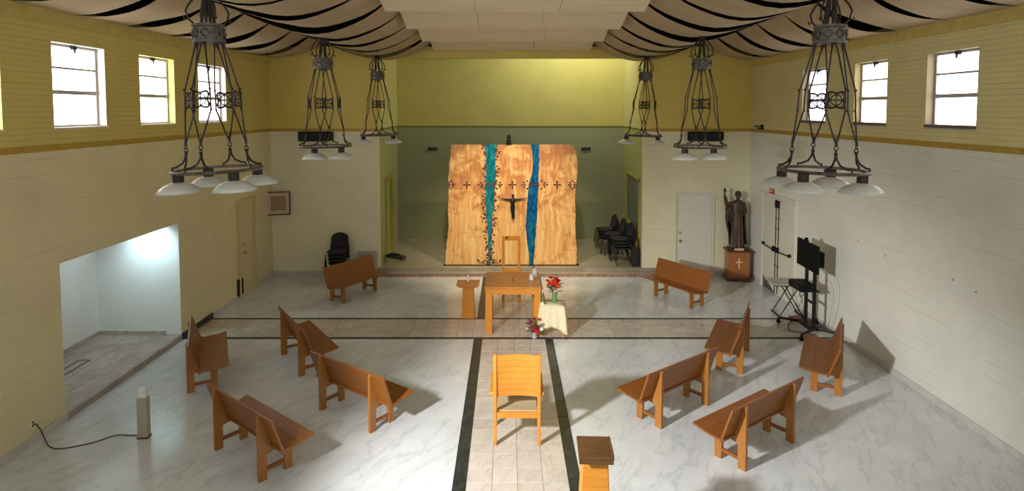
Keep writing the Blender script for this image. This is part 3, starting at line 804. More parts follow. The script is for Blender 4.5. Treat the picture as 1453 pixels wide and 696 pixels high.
# ------------------------------------------------------------------ altar
al_t = empty('altar', (.112, 11.84, 0), label='square wooden altar table with three-board top and open legs', cat='altar')
W2 = .55; DP = 1.10
for i in range(3):
    y0 = DP*i/3; y1 = DP*(i+1)/3
    bm = bmesh.new(); B(bm, -W2-.012, W2+.012, y0+.001-(.012 if i == 0 else 0), y1-.001+(.012 if i == 2 else 0), .905, .955); obj('top_board', bm, ALTTOP, al_t, bevel=.003)
bm = bmesh.new(); B(bm, -W2, W2, 0, .05, .80, .905); obj('apron', bm, ALT, al_t, bevel=.003)
bm = bmesh.new(); B(bm, -W2, W2, DP-.05, DP, .80, .905); obj('apron', bm, ALT, al_t, bevel=.003)
for s in (-1, 1):
    bm = bmesh.new(); B(bm, min(s*W2, s*(W2-.05)), max(s*W2, s*(W2-.05)), .05, DP-.05, .80, .905); obj('apron', bm, ALT, al_t)
    for y0 in (0, DP-.13):
        bm = bmesh.new(); B(bm, min(s*W2, s*(W2-.13)), max(s*W2, s*(W2-.13)), y0, y0+.13, 0, .80); obj('leg', bm, ALT, al_t, bevel=.004)
bm = bmesh.new(); B(bm, -.012, .012, .35, .65, .955, .9565); obj('inlay_strip', bm, PEWTER, al_t)
# chair behind the altar
ch = empty('altar_chair', (.09, 14.3, 0), label='tall open-backed wooden chair standing behind the altar', cat='chair')
for s in (-1, 1):
    bm = bmesh.new(); B(bm, min(s*.22, s*.155), max(s*.22, s*.155), -.03, .03, 0, 1.40); obj('leg', bm, ALT, ch, bevel=.004)
    bm = bmesh.new(); B(bm, min(s*.22, s*.165), max(s*.22, s*.165), -.48, -.42, 0, .44); obj('leg', bm, ALT, ch, bevel=.004)
bm = bmesh.new(); B(bm, -.22, .22, -.032, .032, 1.36, 1.47); obj('top_rail', bm, ALT, ch, bevel=.004)
bm = bmesh.new(); B(bm, -.235, .235, -.50, -.02, .44, .48); obj('seat', bm, ALT, ch, bevel=.006)
bm = bmesh.new(); B(bm, -.135, -.075, -.036, -.028, 1.40, 1.45); obj('square_inlay', bm, LECTOP, ch)
bm = bmesh.new(); B(bm, -.155, .155, -.02, .02, .56, .66); obj('lower_rail', bm, ALT, ch)

# celebrant chair
pc = empty('celebrant_chair', (.127, 7.84, 0), label='orange wooden armchair seen from behind in the central aisle', cat='chair')
lean = .10
for s in (-1, 1):
    bm = bmesh.new(); x0, x1 = min(s*.315, s*.27), max(s*.315, s*.27)
    prism(bm, [(-.03, 0), (.035, 0), (.035, .55), (-.01, 1.24), (-.065, 1.24), (-.03, .55)], x0, x1, 'x'); obj('back_leg', bm, ALT, pc, bevel=.006)
    bm = bmesh.new(); B(bm, x0, x1, .50, .56, 0, .66); obj('front_leg', bm, ALT, pc, bevel=.006)
    bm = bmesh.new(); prism(bm, [(.0, .66), (.60, .69), (.62, .71), (.60, .735), (.0, .72), (-.02, .69)], min(s*.36, s*.262), max(s*.36, s*.262), 'x'); obj('armrest', bm, ALT, pc, bevel=.01)
    bm = bmesh.new(); B(bm, min(s*.30, s*.275), max(s*.30, s*.275), .03, .50, .36, .43); obj('side_rail', bm, ALT, pc)
def curve_board(z0, z1, ybase0, ybase1, name, th=.018):
    bm = bmesh.new(); n = 8; V = []
    for k in range(n+1):
        x = -.27+.54*k/n; c = .045*(1-(2*k/n-1)**2)
        V.append([bm.verts.new((x, ybase0+c, z0)), bm.verts.new((x, ybase0+c+th, z0)), bm.verts.new((x, ybase1+c+th, z1)), bm.verts.new((x, ybase1+c, z1))])
    for A, C in zip(V, V[1:]):
        for j in range(4): bm.faces.new((A[j], A[(j+1) % 4], C[(j+1) % 4], C[j]))
    bm.faces.new(V[0]); bm.faces.new(V[-1][::-1]); return obj(name, bm, ALT, pc)
zz = [.655+i*.0825 for i in range(8)]
for a, b_ in zip(zz, zz[1:]):
    f = lambda z: .0 - (z-.55)*.075
    curve_board(a+.001, b_-.001, f(a), f(b_)-.002, 'back_slat')
bm = bmesh.new(); B(bm, -.27, .27, -.02, .02, .37, .45); obj('seat_rail', bm, ALT, pc, bevel=.004)
bm = bmesh.new(); B(bm, -.27, .27, .50, .54, .37, .45); obj('seat_rail', bm, ALT, pc, bevel=.004)
bm = bmesh.new(); n = 6; V = []
for k in range(n+1):
    y = .02+.50*k/n; z = .465 - .018*math.sin(PI*k/n)
    V.append([bm.verts.new((-.268, y, z)), bm.verts.new((.268, y, z)), bm.verts.new((.268, y, z-.03)), bm.verts.new((-.268, y, z-.03))])
for A, C in zip(V, V[1:]):
    for j in range(4): bm.faces.new((A[j], A[(j+1) % 4], C[(j+1) % 4], C[j]))
bm.faces.new(V[0]); bm.faces.new(V[-1][::-1]); o = obj('seat', bm, STRAW, pc); o['label'] = 'pale woven seat'

# lectern in front, candle stand
lc = empty('lectern', (.86, 5.80, -.0), rz=-.04, label='wooden lectern with dark tilted top, cut by the bottom edge', cat='lectern')
bm = bmesh.new(); prism(bm, [(-.17, 0), (.17, 0), (.125, 1.03), (-.125, 1.03)], -.10, .12, 'y'); obj('post', bm, ALT, lc, bevel=.01)
bm = bmesh.new(); prism(bm, [(-.17, 1.07), (.18, 1.115), (.18, 1.145), (-.17, 1.10)], -.165, .165, 'x'); obj('top', bm, LECTOP, lc, bevel=.006)
bm = bmesh.new(); B(bm, -.165, .165, -.185, -.165, 1.06, 1.125); B(bm, .155, .172, -.17, .18, 1.09, 1.15); obj('book_ledge', bm, LECTOP, lc, bevel=.006)
bm = bmesh.new(); B(bm, -.11, .11, -.09, .10, 1.02, 1.075); obj('neck', bm, ALT, lc)
cs = empty('candle_stand', (-.842, 12.84, 0), label='small wooden pedestal table left of the altar, holding a candle', cat='stand')
bm = bmesh.new(); prism(bm, [(-.14, 0), (.14, 0), (.115, .69), (-.115, .69)], -.10, .10, 'y'); obj('post', bm, ALT, cs, bevel=.006)
bm = bmesh.new(); prism(bm, [(-.24, .735), (-.19, .69), (.19, .69), (.24, .735), (.24, .775), (-.24, .775)], -.16, .16, 'y'); obj('top', bm, ALTTOP, cs, bevel=.005)
cd = empty('candle', (-.842, 12.80, .775), label='white candle on the small wooden pedestal left of the altar', cat='candle')
bm = bmesh.new(); lathe(bm, [(.038, 0), (.038, .012), (.02, .02), (.02, .03)], 12); obj('holder', bm, CHROME, cd)
bm = bmesh.new(); lathe(bm, [(.022, .02), (.022, .16), (.018, .165)], 12); obj('wax', bm, WAX, cd)
bm = bmesh.new(); tube(bm, [(0, 0, .165), (.002, 0, .19)], .003, 4); obj('wick', bm, BLACK, cd)
# glass candle holders on altar
for i, (x, y, h, lab) in enumerate([(.575, 12.55, .20, 'tall clear glass candle holder with white candle on the altar, right rear corner'), (.50, 12.35, .13, 'shorter glass votive candle beside the tall one on the altar')]):
    g = empty('candle_jar', (x, y, .955), label=lab, cat='candle')
    bm = bmesh.new(); lathe(bm, [(.055, 0), (.055, h), (.050, h), (.050, .01)], 16, cap=False); B(bm, -.03, .03, -.03, .03, 0, .006); obj('glass', bm, GLASS, g, smooth=True)
    bm = bmesh.new(); lathe(bm, [(.036, .008), (.036, h*.8), (.03, h*.81)], 14); obj('wax', bm, WAX, g)
    if i == 0:
        bm = bmesh.new(); lathe(bm, [(.04, h+.002), (.056, h+.004), (.056, h+.02), (.03, h+.03)], 14); obj('lid', bm, CHROME, g)

# ------------------------------------------------------------------ side table with cloth
TX, TY, TH = .90, 11.93, .60
ta = empty('side_table', (TX, TY, 0), rz=-.10, label='small square table hidden under a cream cloth, right of altar', cat='table')
bm = bmesh.new(); B(bm, -.24, .24, -.20, .20, TH-.03, TH-.004); obj('table_top', bm, ALT, ta)
for sx in (-1, 1):
    for sy in (-1, 1):
        bm = bmesh.new(); B(bm, sx*.22-.018, sx*.22+.018, sy*.18-.018, sy*.18+.018, 0, TH-.03); obj('leg', bm, ALT, ta)
def cloth(hx, hy, h, corner_drop, mid_drop, seed):
    bm = bmesh.new(); n = 60; rings = []; rd = random.Random(seed)
    per = []
    for i in range(n):
        t = i/n*4; s = int(t); u = t-s
        c = [(-hx, -hy), (hx, -hy), (hx, hy), (-hx, hy)]
        a = Vector(c[s]); b_ = Vector(c[(s+1) % 4]); p = a.lerp(b_, u)
        corner = abs(u-.5)*2
        nrm = [Vector((0, -1)), Vector((1, 0)), Vector((0, 1)), Vector((-1, 0))][s]
        out = nrm
        cn = (corner**3)
        prevn = [Vector((-1, 0)), Vector((0, -1)), Vector((1, 0)), Vector((0, 1))][s]; nextn = [Vector((1, 0)), Vector((0, 1)), Vector((-1, 0)), Vector((0, -1))][s]
        if u < .5: out = (nrm + prevn*cn).normalized()
        else: out = (nrm + nextn*cn).normalized()
        per.append((p, out, corner, i))
    center = bm.verts.new((0, 0, h+.006))
    R0 = [bm.verts.new((p.x*.97, p.y*.97, h+.006)) for p, o_, c_, i in per]
    for i in range(n): bm.faces.new((center, R0[i], R0[(i+1) % n]))
    prev = R0
    for k in range(1, 9):
        t = k/8; row = []
        for p, o_, c_, i in per:
            drop = mid_drop + (corner_drop-mid_drop)*c_**2.5
            wav = .020*math.sin(i*1.35+1)*t + .05*t*c_**3 + .03*t
            q_ = p + o_*(.006+wav)
            row.append(bm.verts.new((q_.x, q_.y, h+.004 - drop*t)))
        for i in range(n): bm.faces.new((prev[i], prev[(i+1) % n], row[(i+1) % n], row[i]))
        prev = row
    return bm
o = obj('tablecloth', cloth(.245, .205, TH, .585, .42, 2), CREAMC, None, (TX, TY, 0), (0, 0, -.10), smooth=True)
md = o.modifiers.new('thick', 'SOLIDIFY'); md.thickness = .003; md.offset = 1
tag(o, 'cream cloth draped over the small table right of the altar', 'tablecloth')

def bloom(name, parent, c, r, m, seed, cup=.5):
    rd = random.Random(seed); bm = bmesh.new()
    for ring, (k, rr, zz_) in enumerate(((5, .35, .55), (7, .7, .3), (9, 1.0, 0))):
        for j in range(k):
            a = 2*PI*j/k+ring*.5+rd.random()*.3
            u = Vector((math.cos(a), math.sin(a), 0)); s = Vector((-math.sin(a), math.cos(a), 0)); z = Vector((0, 0, 1))
            base = z*(zz_*r*.3); tip = u*(rr*r) + z*(zz_*r*.9 + r*.15*rd.random()); mid = (base+tip)*.55 + z*(.12*r) - 0*u
            w_ = r*.36
            v = [bm.verts.new(p) for p in (base, mid-s*w_, tip-s*w_*.5, tip+s*w_*.5, mid+s*w_)]
            bm.faces.new(v)
    ball(bm, (0, 0, r*.25), r*.25)
    rot = Euler((rd.uniform(-.7, .7), rd.uniform(-.7, .7), rd.random()*6))
    return obj(name, bm, m, parent, c, rot, recalc=False)
def leaf(bm, base, tip, w_):
    base = Vector(base); tip = Vector(tip); d = tip-base; s = d.cross(Vector((0, 0, 1)));
    s = s.normalized() if s.length > 1e-6 else Vector((1, 0, 0))
    m1 = base+d*.35+Vector((0, 0, .008)); m2 = base+d*.7+Vector((0, 0, .006))
    v = [bm.verts.new(p) for p in (base, m1-s*w_, m2-s*w_*.8, tip, m2+s*w_*.8, m1+s*w_)]
    bm.faces.new(v[:6])
def bouquet(name, label, loc, vase_h, vase_prof, vmat, blooms, nleaf, spread, seed, top):
    rd = random.Random(seed)
    v = empty(name, loc, label=label, cat='flowers')
    bm = bmesh.new(); lathe(bm, vase_prof, 20, cap=False)
    bmesh.ops.contextual_create(bm, geom=[f for f in bm.verts if abs(f.co.z-vase_prof[0][1]) < 1e-6])
    vs = obj('vase', bm, vmat, v, smooth=True); md = vs.modifiers.new('s', 'SOLIDIFY'); md.thickness = .004
    bm = bmesh.new()
    for (c, r, m) in blooms: tube(bm, [(c[0]*.12, c[1]*.12, .02), (c[0]*.3, c[1]*.3, vase_h), (c[0]*.8, c[1]*.8, c[2]*.9+vase_h*.1), (c[0], c[1], c[2])], .004, 4)
    obj('stems', bm, LEAF, v)
    for i, (c, r, m) in enumerate(blooms): bloom('blossom', v, c, r, m, seed*31+i)
    for mm, cnt in ((LEAF, nleaf), (LEAFB, nleaf//3)):
        bm = bmesh.new()
        for i in range(cnt):
            a = rd.random()*2*PI; z = vase_h + rd.random()*(top-vase_h)*.75; r0 = .02+.03*rd.random(); r1 = spread*(.55+.5*rd.random())
            leaf(bm, (r0*math.cos(a), r0*math.sin(a), z), (r1*math.cos(a), r1*math.sin(a), z+rd.uniform(-.03, .10)), .018+.012*rd.random())
        lo = obj('foliage', bm, mm, v, recalc=False); lo['kind'] = 'stuff'
    return v
rd = random.Random(4)
bl = [((-.09, -.06, .38), .065, REDF), ((-.02, -.08, .43), .07, REDF), ((.03, 0, .46), .065, REDF), ((-.07, .04, .47), .06, REDF), ((-.13, -.02, .33), .06, REDF), ((.05, -.07, .37), .055, REDF), ((.01, -.11, .33), .05, REDF), ((0, -.12, .24), .045, WHITEF), ((-.14, .02, .42), .045, REDF), ((.07, .05, .42), .05, DRED)]
bouquet('red_flower_vase', 'bright red flowers in a green glass vase on the cream-clothed table', (TX+.05, TY+.06, TH+.012), .20,
        [(.045, 0), (.055, .03), (.045, .10), (.055, .17), (.065, .21)], GREENG, bl, 34, .20, 5, .42)
bl2 = [((0, -.06, .40), .055, DRED), ((-.02, -.10, .24), .07, DRED), ((.06, -.08, .26), .06, PINKF), ((-.09, -.04, .28), .055, PINKF), ((-.14, -.04, .22), .045, WHITEF), ((.11, -.02, .29), .05, WHITEF), ((.04, -.10, .17), .055, DRED), ((-.05, .02, .32), .05, DRED), ((.13, -.05, .20), .04, WHITEF), ((-.12, .04, .33), .035, PINKF), ((.1, .05, .36), .035, REDF)]
bouquet('crimson_flower_vase', 'crimson, magenta and white flowers in a clear vase on the floor by the altar leg', (.53, 11.62, 0), .15,
        [(.04, 0), (.05, .03), (.038, .09), (.05, .16)], GLASS, bl2, 26, .20, 9, .36)
bt = empty('green_bottle_candle', (TX-.20, TY-.02, TH+.01), label='slim green glass bottle with a white candle, left on the cream-clothed table', cat='candle')
bm = bmesh.new(); lathe(bm, [(.028, 0), (.03, .12), (.014, .17), (.013, .20)], 14); obj('bottle', bm, GREENG, bt, smooth=True)
bm = bmesh.new(); lathe(bm, [(.012, .20), (.012, .27), (.008, .275)], 10); obj('wax', bm, WAX, bt)
bt = empty('votive_candle', (TX-.21, TY-.13, TH+.01), label='short white votive candle at the near left corner of the cream cloth', cat='candle')
bm = bmesh.new(); lathe(bm, [(.034, 0), (.036, .05), (.03, .052)], 14); obj('wax', bm, WAX, bt)

# ------------------------------------------------------------------ live edge panel with resin rivers
F_, PXc, PYc = 860., 720., 206.
YH = 16.46
th_ = math.atan(49/860.); c_, s_ = math.cos(th_), math.sin(th_)
def wx(px, y=YH, py=290): return (px-PXc)/F_*y/(c_+(PYc-py)/F_*s_)
def wz(py, y=YH):
    b_ = (PYc-py)/F_; return H + (-s_+b_*c_)*y/(c_+b_*s_)
hp = empty('wooden_panel', (0, YH, .2), label='tall live-edge wooden panel with two blue resin rivers behind the altar', cat='panel')
ys_px = [205, 215, 230, 246, 262, 276, 290, 305, 320, 335, 350, 362, 375]
left_e = [641, 640, 638, 637, 636, 637, 636, 636, 637, 635, 633, 632, 631]
right_e = [811, 817, 819, 819, 817, 816, 816, 817, 816, 817, 819, 819, 818]
r1a = [687, 689, 690, 690, 688, 689, 689, 689.5, 691, 692, 692, 692.5, 692]
r1b = [705, 703, 703, 704, 702, 702, 701, 699, 698.5, 697.5, 697, 696, 696]
r2a = [753, 755, 756, 755, 750, 749, 748, 747, 746, 747, 749, 751, 751]
r2b = [765, 765, 765, 764, 764, 763.5, 763, 762, 761, 760, 759, 758, 757]
def strip_poly(a, b_, jit, seed):
    rd = random.Random(seed); P_ = []
    def side(arr, jj):
        out = []
        for i in range(len(ys_px)-1):
            for k in range(4):
                t = k/4; px = arr[i]*(1-t)+arr[i+1]*t; py = ys_px[i]*(1-t)+ys_px[i+1]*t
                out.append((wx(px)+jj*rd.uniform(-1, 1), wz(py)-.2))
        out.append((wx(arr[-1]), wz(ys_px[-1])-.2)); return out
    return side(a, jit), side(b_, jit)
def slab(name, a, b_, y0, y1, m, jit, seed):
    L_, R_ = strip_poly(a, b_, jit, seed); bm = bmesh.new()
    A = [[bm.verts.new((x, y, z)) for x, z in L_] for y in (y0, y1)]; C = [[bm.verts.new((x, y, z)) for x, z in R_] for y in (y0, y1)]
    for i in range(len(L_)-1):
        bm.faces.new((A[0][i], A[0][i+1], C[0][i+1], C[0][i])); bm.faces.new((A[1][i], C[1][i], C[1][i+1], A[1][i+1]))
        bm.faces.new((A[0][i], A[1][i], A[1][i+1], A[0][i+1])); bm.faces.new((C[0][i], C[0][i+1], C[1][i+1], C[1][i]))
    for i in (0, -1): bm.faces.new((A[0][i], C[0][i], C[1][i], A[1][i]))
    return obj(name, bm, m, hp)
slab('timber_slab', left_e, r1a, 0, .08, BURL, .010, 1)
slab('timber_slab', r1b, r2a, 0, .08, BURL, .006, 2)
slab('timber_slab', r2b, right_e, 0, .08, BURL, .010, 3)
r1a2 = [v-2 for v in r1a]; r1b2 = [v+2 for v in r1b]; r2a2 = [v-2 for v in r2a]; r2b2 = [v+2 for v in r2b]
o = slab('resin_river', r1a2, r1b2, .012, .07, RES1, 0, 4); o['label'] = 'turquoise resin river with dark pebbly edges'
o = slab('resin_river', r2a2, r2b2, .012, .07, RES2, 0, 5); o['label'] = 'deep blue resin river'
bm = bmesh.new(); rd = random.Random(12)
for i in range(len(ys_px)-1):
    for arr, sg in ((r1a, -1), (r1b, 1)):
        for k in range(9):
            t = rd.random(); px = arr[i]*(1-t)+arr[i+1]*t + sg*abs(rd.gauss(0, 2.6)) - sg*.3; py = ys_px[i]*(1-t)+ys_px[i+1]*t
            r_ = rd.uniform(.012, .036)
            ball(bm, (wx(px), .0, wz(py)-.2), r_, (1, .35, 1))
def cluster(px, py, wpx):
    for dx, dz in [(-wpx, 0), (-wpx*.6, 3), (-wpx*.6, -3), (-wpx*.5, 0), (wpx, 0), (wpx*.6, 3), (wpx*.6, -3), (wpx*.5, 0), (0, 5.5), (0, -5.5)]:
        ball(bm, (wx(px+dx), 0, wz(py+dz)-.2), .028, (1.3, .3, 1))
cluster(688, 262, 9); cluster(705, 262, 7); cluster(748, 262, 7); cluster(768, 262, 8); cluster(640, 262, 4); cluster(812, 262, 5)
for k in range(30): ball(bm, (wx(694+rd.uniform(-18, 16)), 0, wz(371+rd.uniform(-3, 2))-.2), rd.uniform(.014, .03), (1.2, .35, 1))
for px, py in ((675, 325), (708, 325), (739, 325), (772, 325), (643, 355), (809, 355), (643, 225), (809, 225)): ball(bm, (wx(px), 0, wz(py)-.2), .018, (1, .4, 1))
o = obj('bark_inlay', bm, BARKM, hp); o['kind'] = 'stuff'; o['label'] = 'dark pebble-like bark pieces'
for px in (662.5, 727, 790.5):
    bm = bmesh.new(); x = wx(px); z = wz(262)-.2
    for k in range(4):
        a = k*PI/2; M = Matrix.Translation((x, -.006, z)) @ Matrix.Rotation(a, 4, 'Y')
        for (u0, u1, h0, h1) in ((.015, .075, .012, .024), (.075, .115, .024, .008)):
            vs = [bm.verts.new(M @ Vector(p)) for p in ((u0, 0, -h0), (u1, 0, -h1), (u1, 0, h1), (u0, 0, h0), (u0, .01, -h0), (u1, .01, -h1), (u1, .01, h1), (u0, .01, h0))]
            bm.faces.new(vs[:4]); bm.faces.new(vs[4:][::-1])
            for j in range(4): bm.faces.new((vs[j], vs[j+4], vs[(j+1) % 4+4], vs[(j+1) % 4]))
    ball(bm, (x, -.004, z), .02, (1, .5, 1))
    obj('cross', bm, BARKM, hp)
bm = bmesh.new(); B(bm, wx(629), wx(822), -.05, .13, 0, .02); obj('base_plate', bm, BLACKMET, hp)
bm = bmesh.new()
for x in (wx(650), wx(800)): tube(bm, [(x, .06, 2.2), (x, .9, .02)], .02, 6)
obj('rear_strut', bm, BLACKMET, hp)

# figures built of tapered chains and fused by remeshing
def capsule(bm, a, b_, r0, r1, n=10, sy=1):
    a = Vector(a); b_ = Vector(b_); d = b_-a
    pts = [a-d.normalized()*r0*.7, a-d.normalized()*r0*.35, a, b_, b_+d.normalized()*r1*.35, b_+d.normalized()*r1*.7]
    tube(bm, pts, [r0*.5, r0*.9, r0, r1, r1*.9, r1*.5], n)
def remesh(o, vox, smooth_it=2):
    md = o.modifiers.new('fuse', 'REMESH'); md.mode = 'VOXEL'; md.voxel_size = vox; md.use_smooth_shade = True
    if smooth_it:
        s = o.modifiers.new('soften', 'SMOOTH'); s.iterations = smooth_it; s.factor = .5
bm = bmesh.new()   # corpus: arms outstretched, legs together, face to the nave
h = .72
capsule(bm, (0, 0, .05*h), (-.01, 0, .26*h), .017, .024); capsule(bm, (.045, 0, .05*h), (.04, 0, .26*h), .017, .024)
capsule(bm, (-.01, 0, .26*h), (-.022, 0, .50*h), .026, .04); capsule(bm, (.04, 0, .26*h), (.038, 0, .50*h), .026, .04)
ball(bm, (.008, 0, .52*h), .06, (1.0, .7, .9), 2); capsule(bm, (.008, 0, .54*h), (.008, 0, .70*h), .048, .062)
capsule(bm, (-.07, 0, .765*h), (.085, 0, .765*h), .034, .034)
for s in (-1, 1):
    capsule(bm, (.008+s*.075, 0, .77*h), (.008+s*.20, 0, .785*h), .026, .02); capsule(bm, (.008+s*.20, 0, .785*h), (.008+s*.315, 0, .81*h), .02, .013)
    ball(bm, (.008+s*.34, 0, .815*h), .022, (1.3, .5, .8), 1)
    capsule(bm, (.02+s*.022, -.01, .03*h), (.02+s*.025, -.05, .0), .014, .01)
capsule(bm, (.008, 0, .80*h), (.012, -.005, .87*h), .02, .02); ball(bm, (.016, -.01, .925*h), .042, (.85, .95, 1.15), 2); ball(bm, (.016, -.052, .92*h), .009)
o = obj('crucifix_figure', bm, BLACKMET, None, (wx(727), YH-.05, wz(311)), recalc=True); remesh(o, .009, 2)
tag(o, 'small dark metal figure with outstretched arms mounted on the middle wooden slab', 'figure')
fo = empty('small_ornament', (wx(722), YH+.04, wz(205)), label='small dark ornament standing on the top edge of the wooden panel', cat='ornament')
bm = bmesh.new(); lathe(bm, [(.09, 0), (.09, .03), (.055, .05), (.07, .12), (.05, .17)], 14); obj('base', bm, BLACKMET, fo)
bm = bmesh.new(); ball(bm, (0, 0, .21), .055, (1, .9, 1.2), 2); B(bm, -.06, .06, -.02, .02, .12, .15); obj('top', bm, BLACKMET, fo)

# ------------------------------------------------------------------ statue on pedestal
SX, SY = 6.06, 15.80
pd = empty('pedestal', (SX, SY, 0), rz=-.12, label='reddish wooden pedestal with a pale cross, under the statue', cat='pedestal')
bm = bmesh.new(); B(bm, -.27, .27, -.22, .22, .08, .76); obj('body', bm, PEDW, pd, bevel=.01)
bm = bmesh.new(); B(bm, -.31, .31, -.26, .26, 0, .09); obj('plinth', bm, FRAMEW, pd, bevel=.015)
bm = bmesh.new(); B(bm, -.31, .31, -.26, .26, .76, .81); obj('cap', bm, FRAMEW, pd, bevel=.012)
bm = bmesh.new(); prism(bm, [(-.012, .36), (.012, .36), (.02, .345), (.022, .34), (-.022, .34)], -.236, -.222, 'y')
B(bm, -.014, .014, -.236, -.221, .34, .60); B(bm, -.075, .075, -.236, -.221, .49, .517)
for (x, z) in ((-.075, .5035), (.075, .5035), (0, .60), (0, .345)): ball(bm, (x, -.229, z), .018, (1, .5, 1))
o = obj('cross', bm, GOLD, pd); o['label'] = 'pale gold cross'
st = empty('statue', (SX-.01, SY, .81), rz=-.05, label='dark brown robed saint statue with raised right hand on pedestal', cat='statue')
st.scale = (1, 1, 1)
bm = bmesh.new(); B(bm, -.22, .22, -.17, .17, 0, .05); obj('statue_base', bm, BRONZE, st, bevel=.01)
bm = bmesh.new(); B(bm, -.12, .12, -.185, -.165, .0, .05); obj('name_plate', bm, GOLD, st)
bm = bmesh.new()
def robe(bm, rows, folds, amp, n=48, ph=0):
    V = []
    for z, rx, ry, cx, cy, fa in rows:
        V.append([bm.verts.new((cx+math.cos(2*PI*j/n)*rx*(1+fa*amp*math.cos(folds*2*PI*j/n+ph)), cy+math.sin(2*PI*j/n)*ry*(1+fa*amp*math.cos(folds*2*PI*j/n+ph)), z)) for j in range(n)])
    for A, C in zip(V, V[1:]):
        for j in range(n): bm.faces.new((A[j], A[(j+1) % n], C[(j+1) % n], C[j]))
    bm.faces.new(V[0][::-1]); bm.faces.new(V[-1])
robe(bm, [(.05, .185, .145, 0, 0, 1), (.12, .175, .135, 0, 0, 1), (.35, .16, .125, 0, 0, .9), (.60, .155, .12, 0, 0, .7), (.82, .135, .105, 0, 0, .5), (.95, .145, .11, 0, 0, .3), (1.10, .165, .115, 0, 0, .1), (1.20, .165, .11, 0, 0, 0), (1.27, .12, .085, 0, 0, 0), (1.30, .06, .055, 0, 0, 0)], 13, .085)
ball(bm, (-.05, -.13, .075), .05, (.8, 1.7, .6), 2); ball(bm, (.07, -.12, .075), .05, (.8, 1.6, .6), 2)
capsule(bm, (0, 0, 1.26), (.0, -.01, 1.34), .05, .046)
# head with face
ball(bm, (0, -.02, 1.425), .085, (.86, 1.0, 1.15), 3)
ball(bm, (0, -.05, 1.375), .055, (.9, .9, .8), 2)                      # jaw
capsule(bm, (0, -.108, 1.435), (0, -.122, 1.405), .009, .015, 6)      # nose
for s in (-1, 1):
    ball(bm, (s*.028, -.096, 1.432), .012, (1.3, .6, .6), 1); capsule(bm, (s*.012, -.103, 1.452), (s*.048, -.093, 1.452), .007, .006, 6)
    ball(bm, (s*.075, -.015, 1.415), .018, (.5, .9, 1.5), 1)
capsule(bm, (-.02, -.103, 1.378), (.02, -.103, 1.378), .006, .006, 6)
ball(bm, (0, -.085, 1.352), .026, (1, .8, .9), 1)
ball(bm, (0, .005, 1.455), .088, (.95, 1.0, .98), 2)                   # hair
# image-left arm raised: shoulder, elbow out, forearm up
capsule(bm, (-.13, 0, 1.20), (-.30, -.03, 1.18), .062, .055); capsule(bm, (-.30, -.03, 1.18), (-.355, -.06, 1.40), .055, .042)
capsule(bm, (-.355, -.06, 1.40), (-.365, -.065, 1.47), .026, .022)
ball(bm, (-.368, -.07, 1.515), .034, (.9, .5, 1.2), 2)
for k, (dx, L_) in enumerate(((-.024, .055), (-.008, .075), (.009, .07), (.025, .05))):
    b0 = Vector((-.368+dx, -.07, 1.545)); capsule(bm, b0, b0+Vector((dx*.25, -.006, L_*.5)), .0085, .008, 6); capsule(bm, b0+Vector((dx*.25, -.006, L_*.5)), b0+Vector((dx*.3, -.018, L_)), .008, .007, 6)
capsule(bm, (-.342, -.075, 1.505), (-.318, -.085, 1.54), .010, .008, 6)
# other arm bent to the waist, hand on the robe
capsule(bm, (.14, 0, 1.19), (.20, .0, .98), .062, .052); capsule(bm, (.20, 0, .98), (.10, -.12, .93), .05, .035)
ball(bm, (.065, -.145, .94), .034, (1.1, .6, .8), 2)
for k in range(4): capsule(bm, (.05, -.155, .955-.014*k), (.005, -.150, .95-.014*k), .008, .007, 6)
capsule(bm, (.06, -.155, .965), (.035, -.165, .985), .009, .008, 6)
o = obj('body', bm, BRONZEL, st); remesh(o, .0085, 1)
# cloak hanging from shoulders and arm
bm = bmesh.new(); n = 40; V = []
for z, rx, ry, cx, a0_, a1_ in [(1.27, .13, .10, 0, -.25, PI+.25), (1.15, .21, .15, -.02, -.35, PI+.45), (.98, .25, .17, -.05, -.45, PI+.55), (.78, .26, .18, -.05, -.5, PI+.5), (.55, .24, .18, -.02, -.45, PI+.40), (.30, .23, .18, .02, -.45, PI+.20), (.09, .24, .18, .03, -.4, PI+.05)]:
    row = []
    for j in range(n+1):
        a = a0_+(a1_-a0_)*j/n; f = 1+.05*math.cos(a*12+z*3)
        row.append(bm.verts.new((cx+math.cos(a)*rx*f, .02+math.sin(a)*ry*f, z)))
    V.append(row)
for A, C in zip(V, V[1:]):
    for j in range(n): bm.faces.new((A[j], A[j+1], C[j+1], C[j]))
o = obj('cloak', bm, BRONZE, st, smooth=True); md = o.modifiers.new('s', 'SOLIDIFY'); md.thickness = .022; o.modifiers.new('sub', 'SUBSURF').levels = 1
bm = bmesh.new(); V = []   # sleeve drape falling from the raised arm
for t in range(9):
    u = t/8; x = -.10-.22*u; zt = 1.20-.02*u; L_ = .62*(1-u)**.7+.10
    V.append([bm.verts.new((x+.012*math.sin(k*2.1+t), -.02+.03*math.sin(k*1.3+t*.9), zt-L_*k/6)) for k in range(7)])
for A, C in zip(V, V[1:]):
    for j in range(6): bm.faces.new((A[j], A[j+1], C[j+1], C[j]))
o = obj('sleeve_drape', bm, BRONZE, st, smooth=True); md = o.modifiers.new('s', 'SOLIDIFY'); md.thickness = .035; md.offset = 0; o.modifiers.new('sub', 'SUBSURF').levels = 1

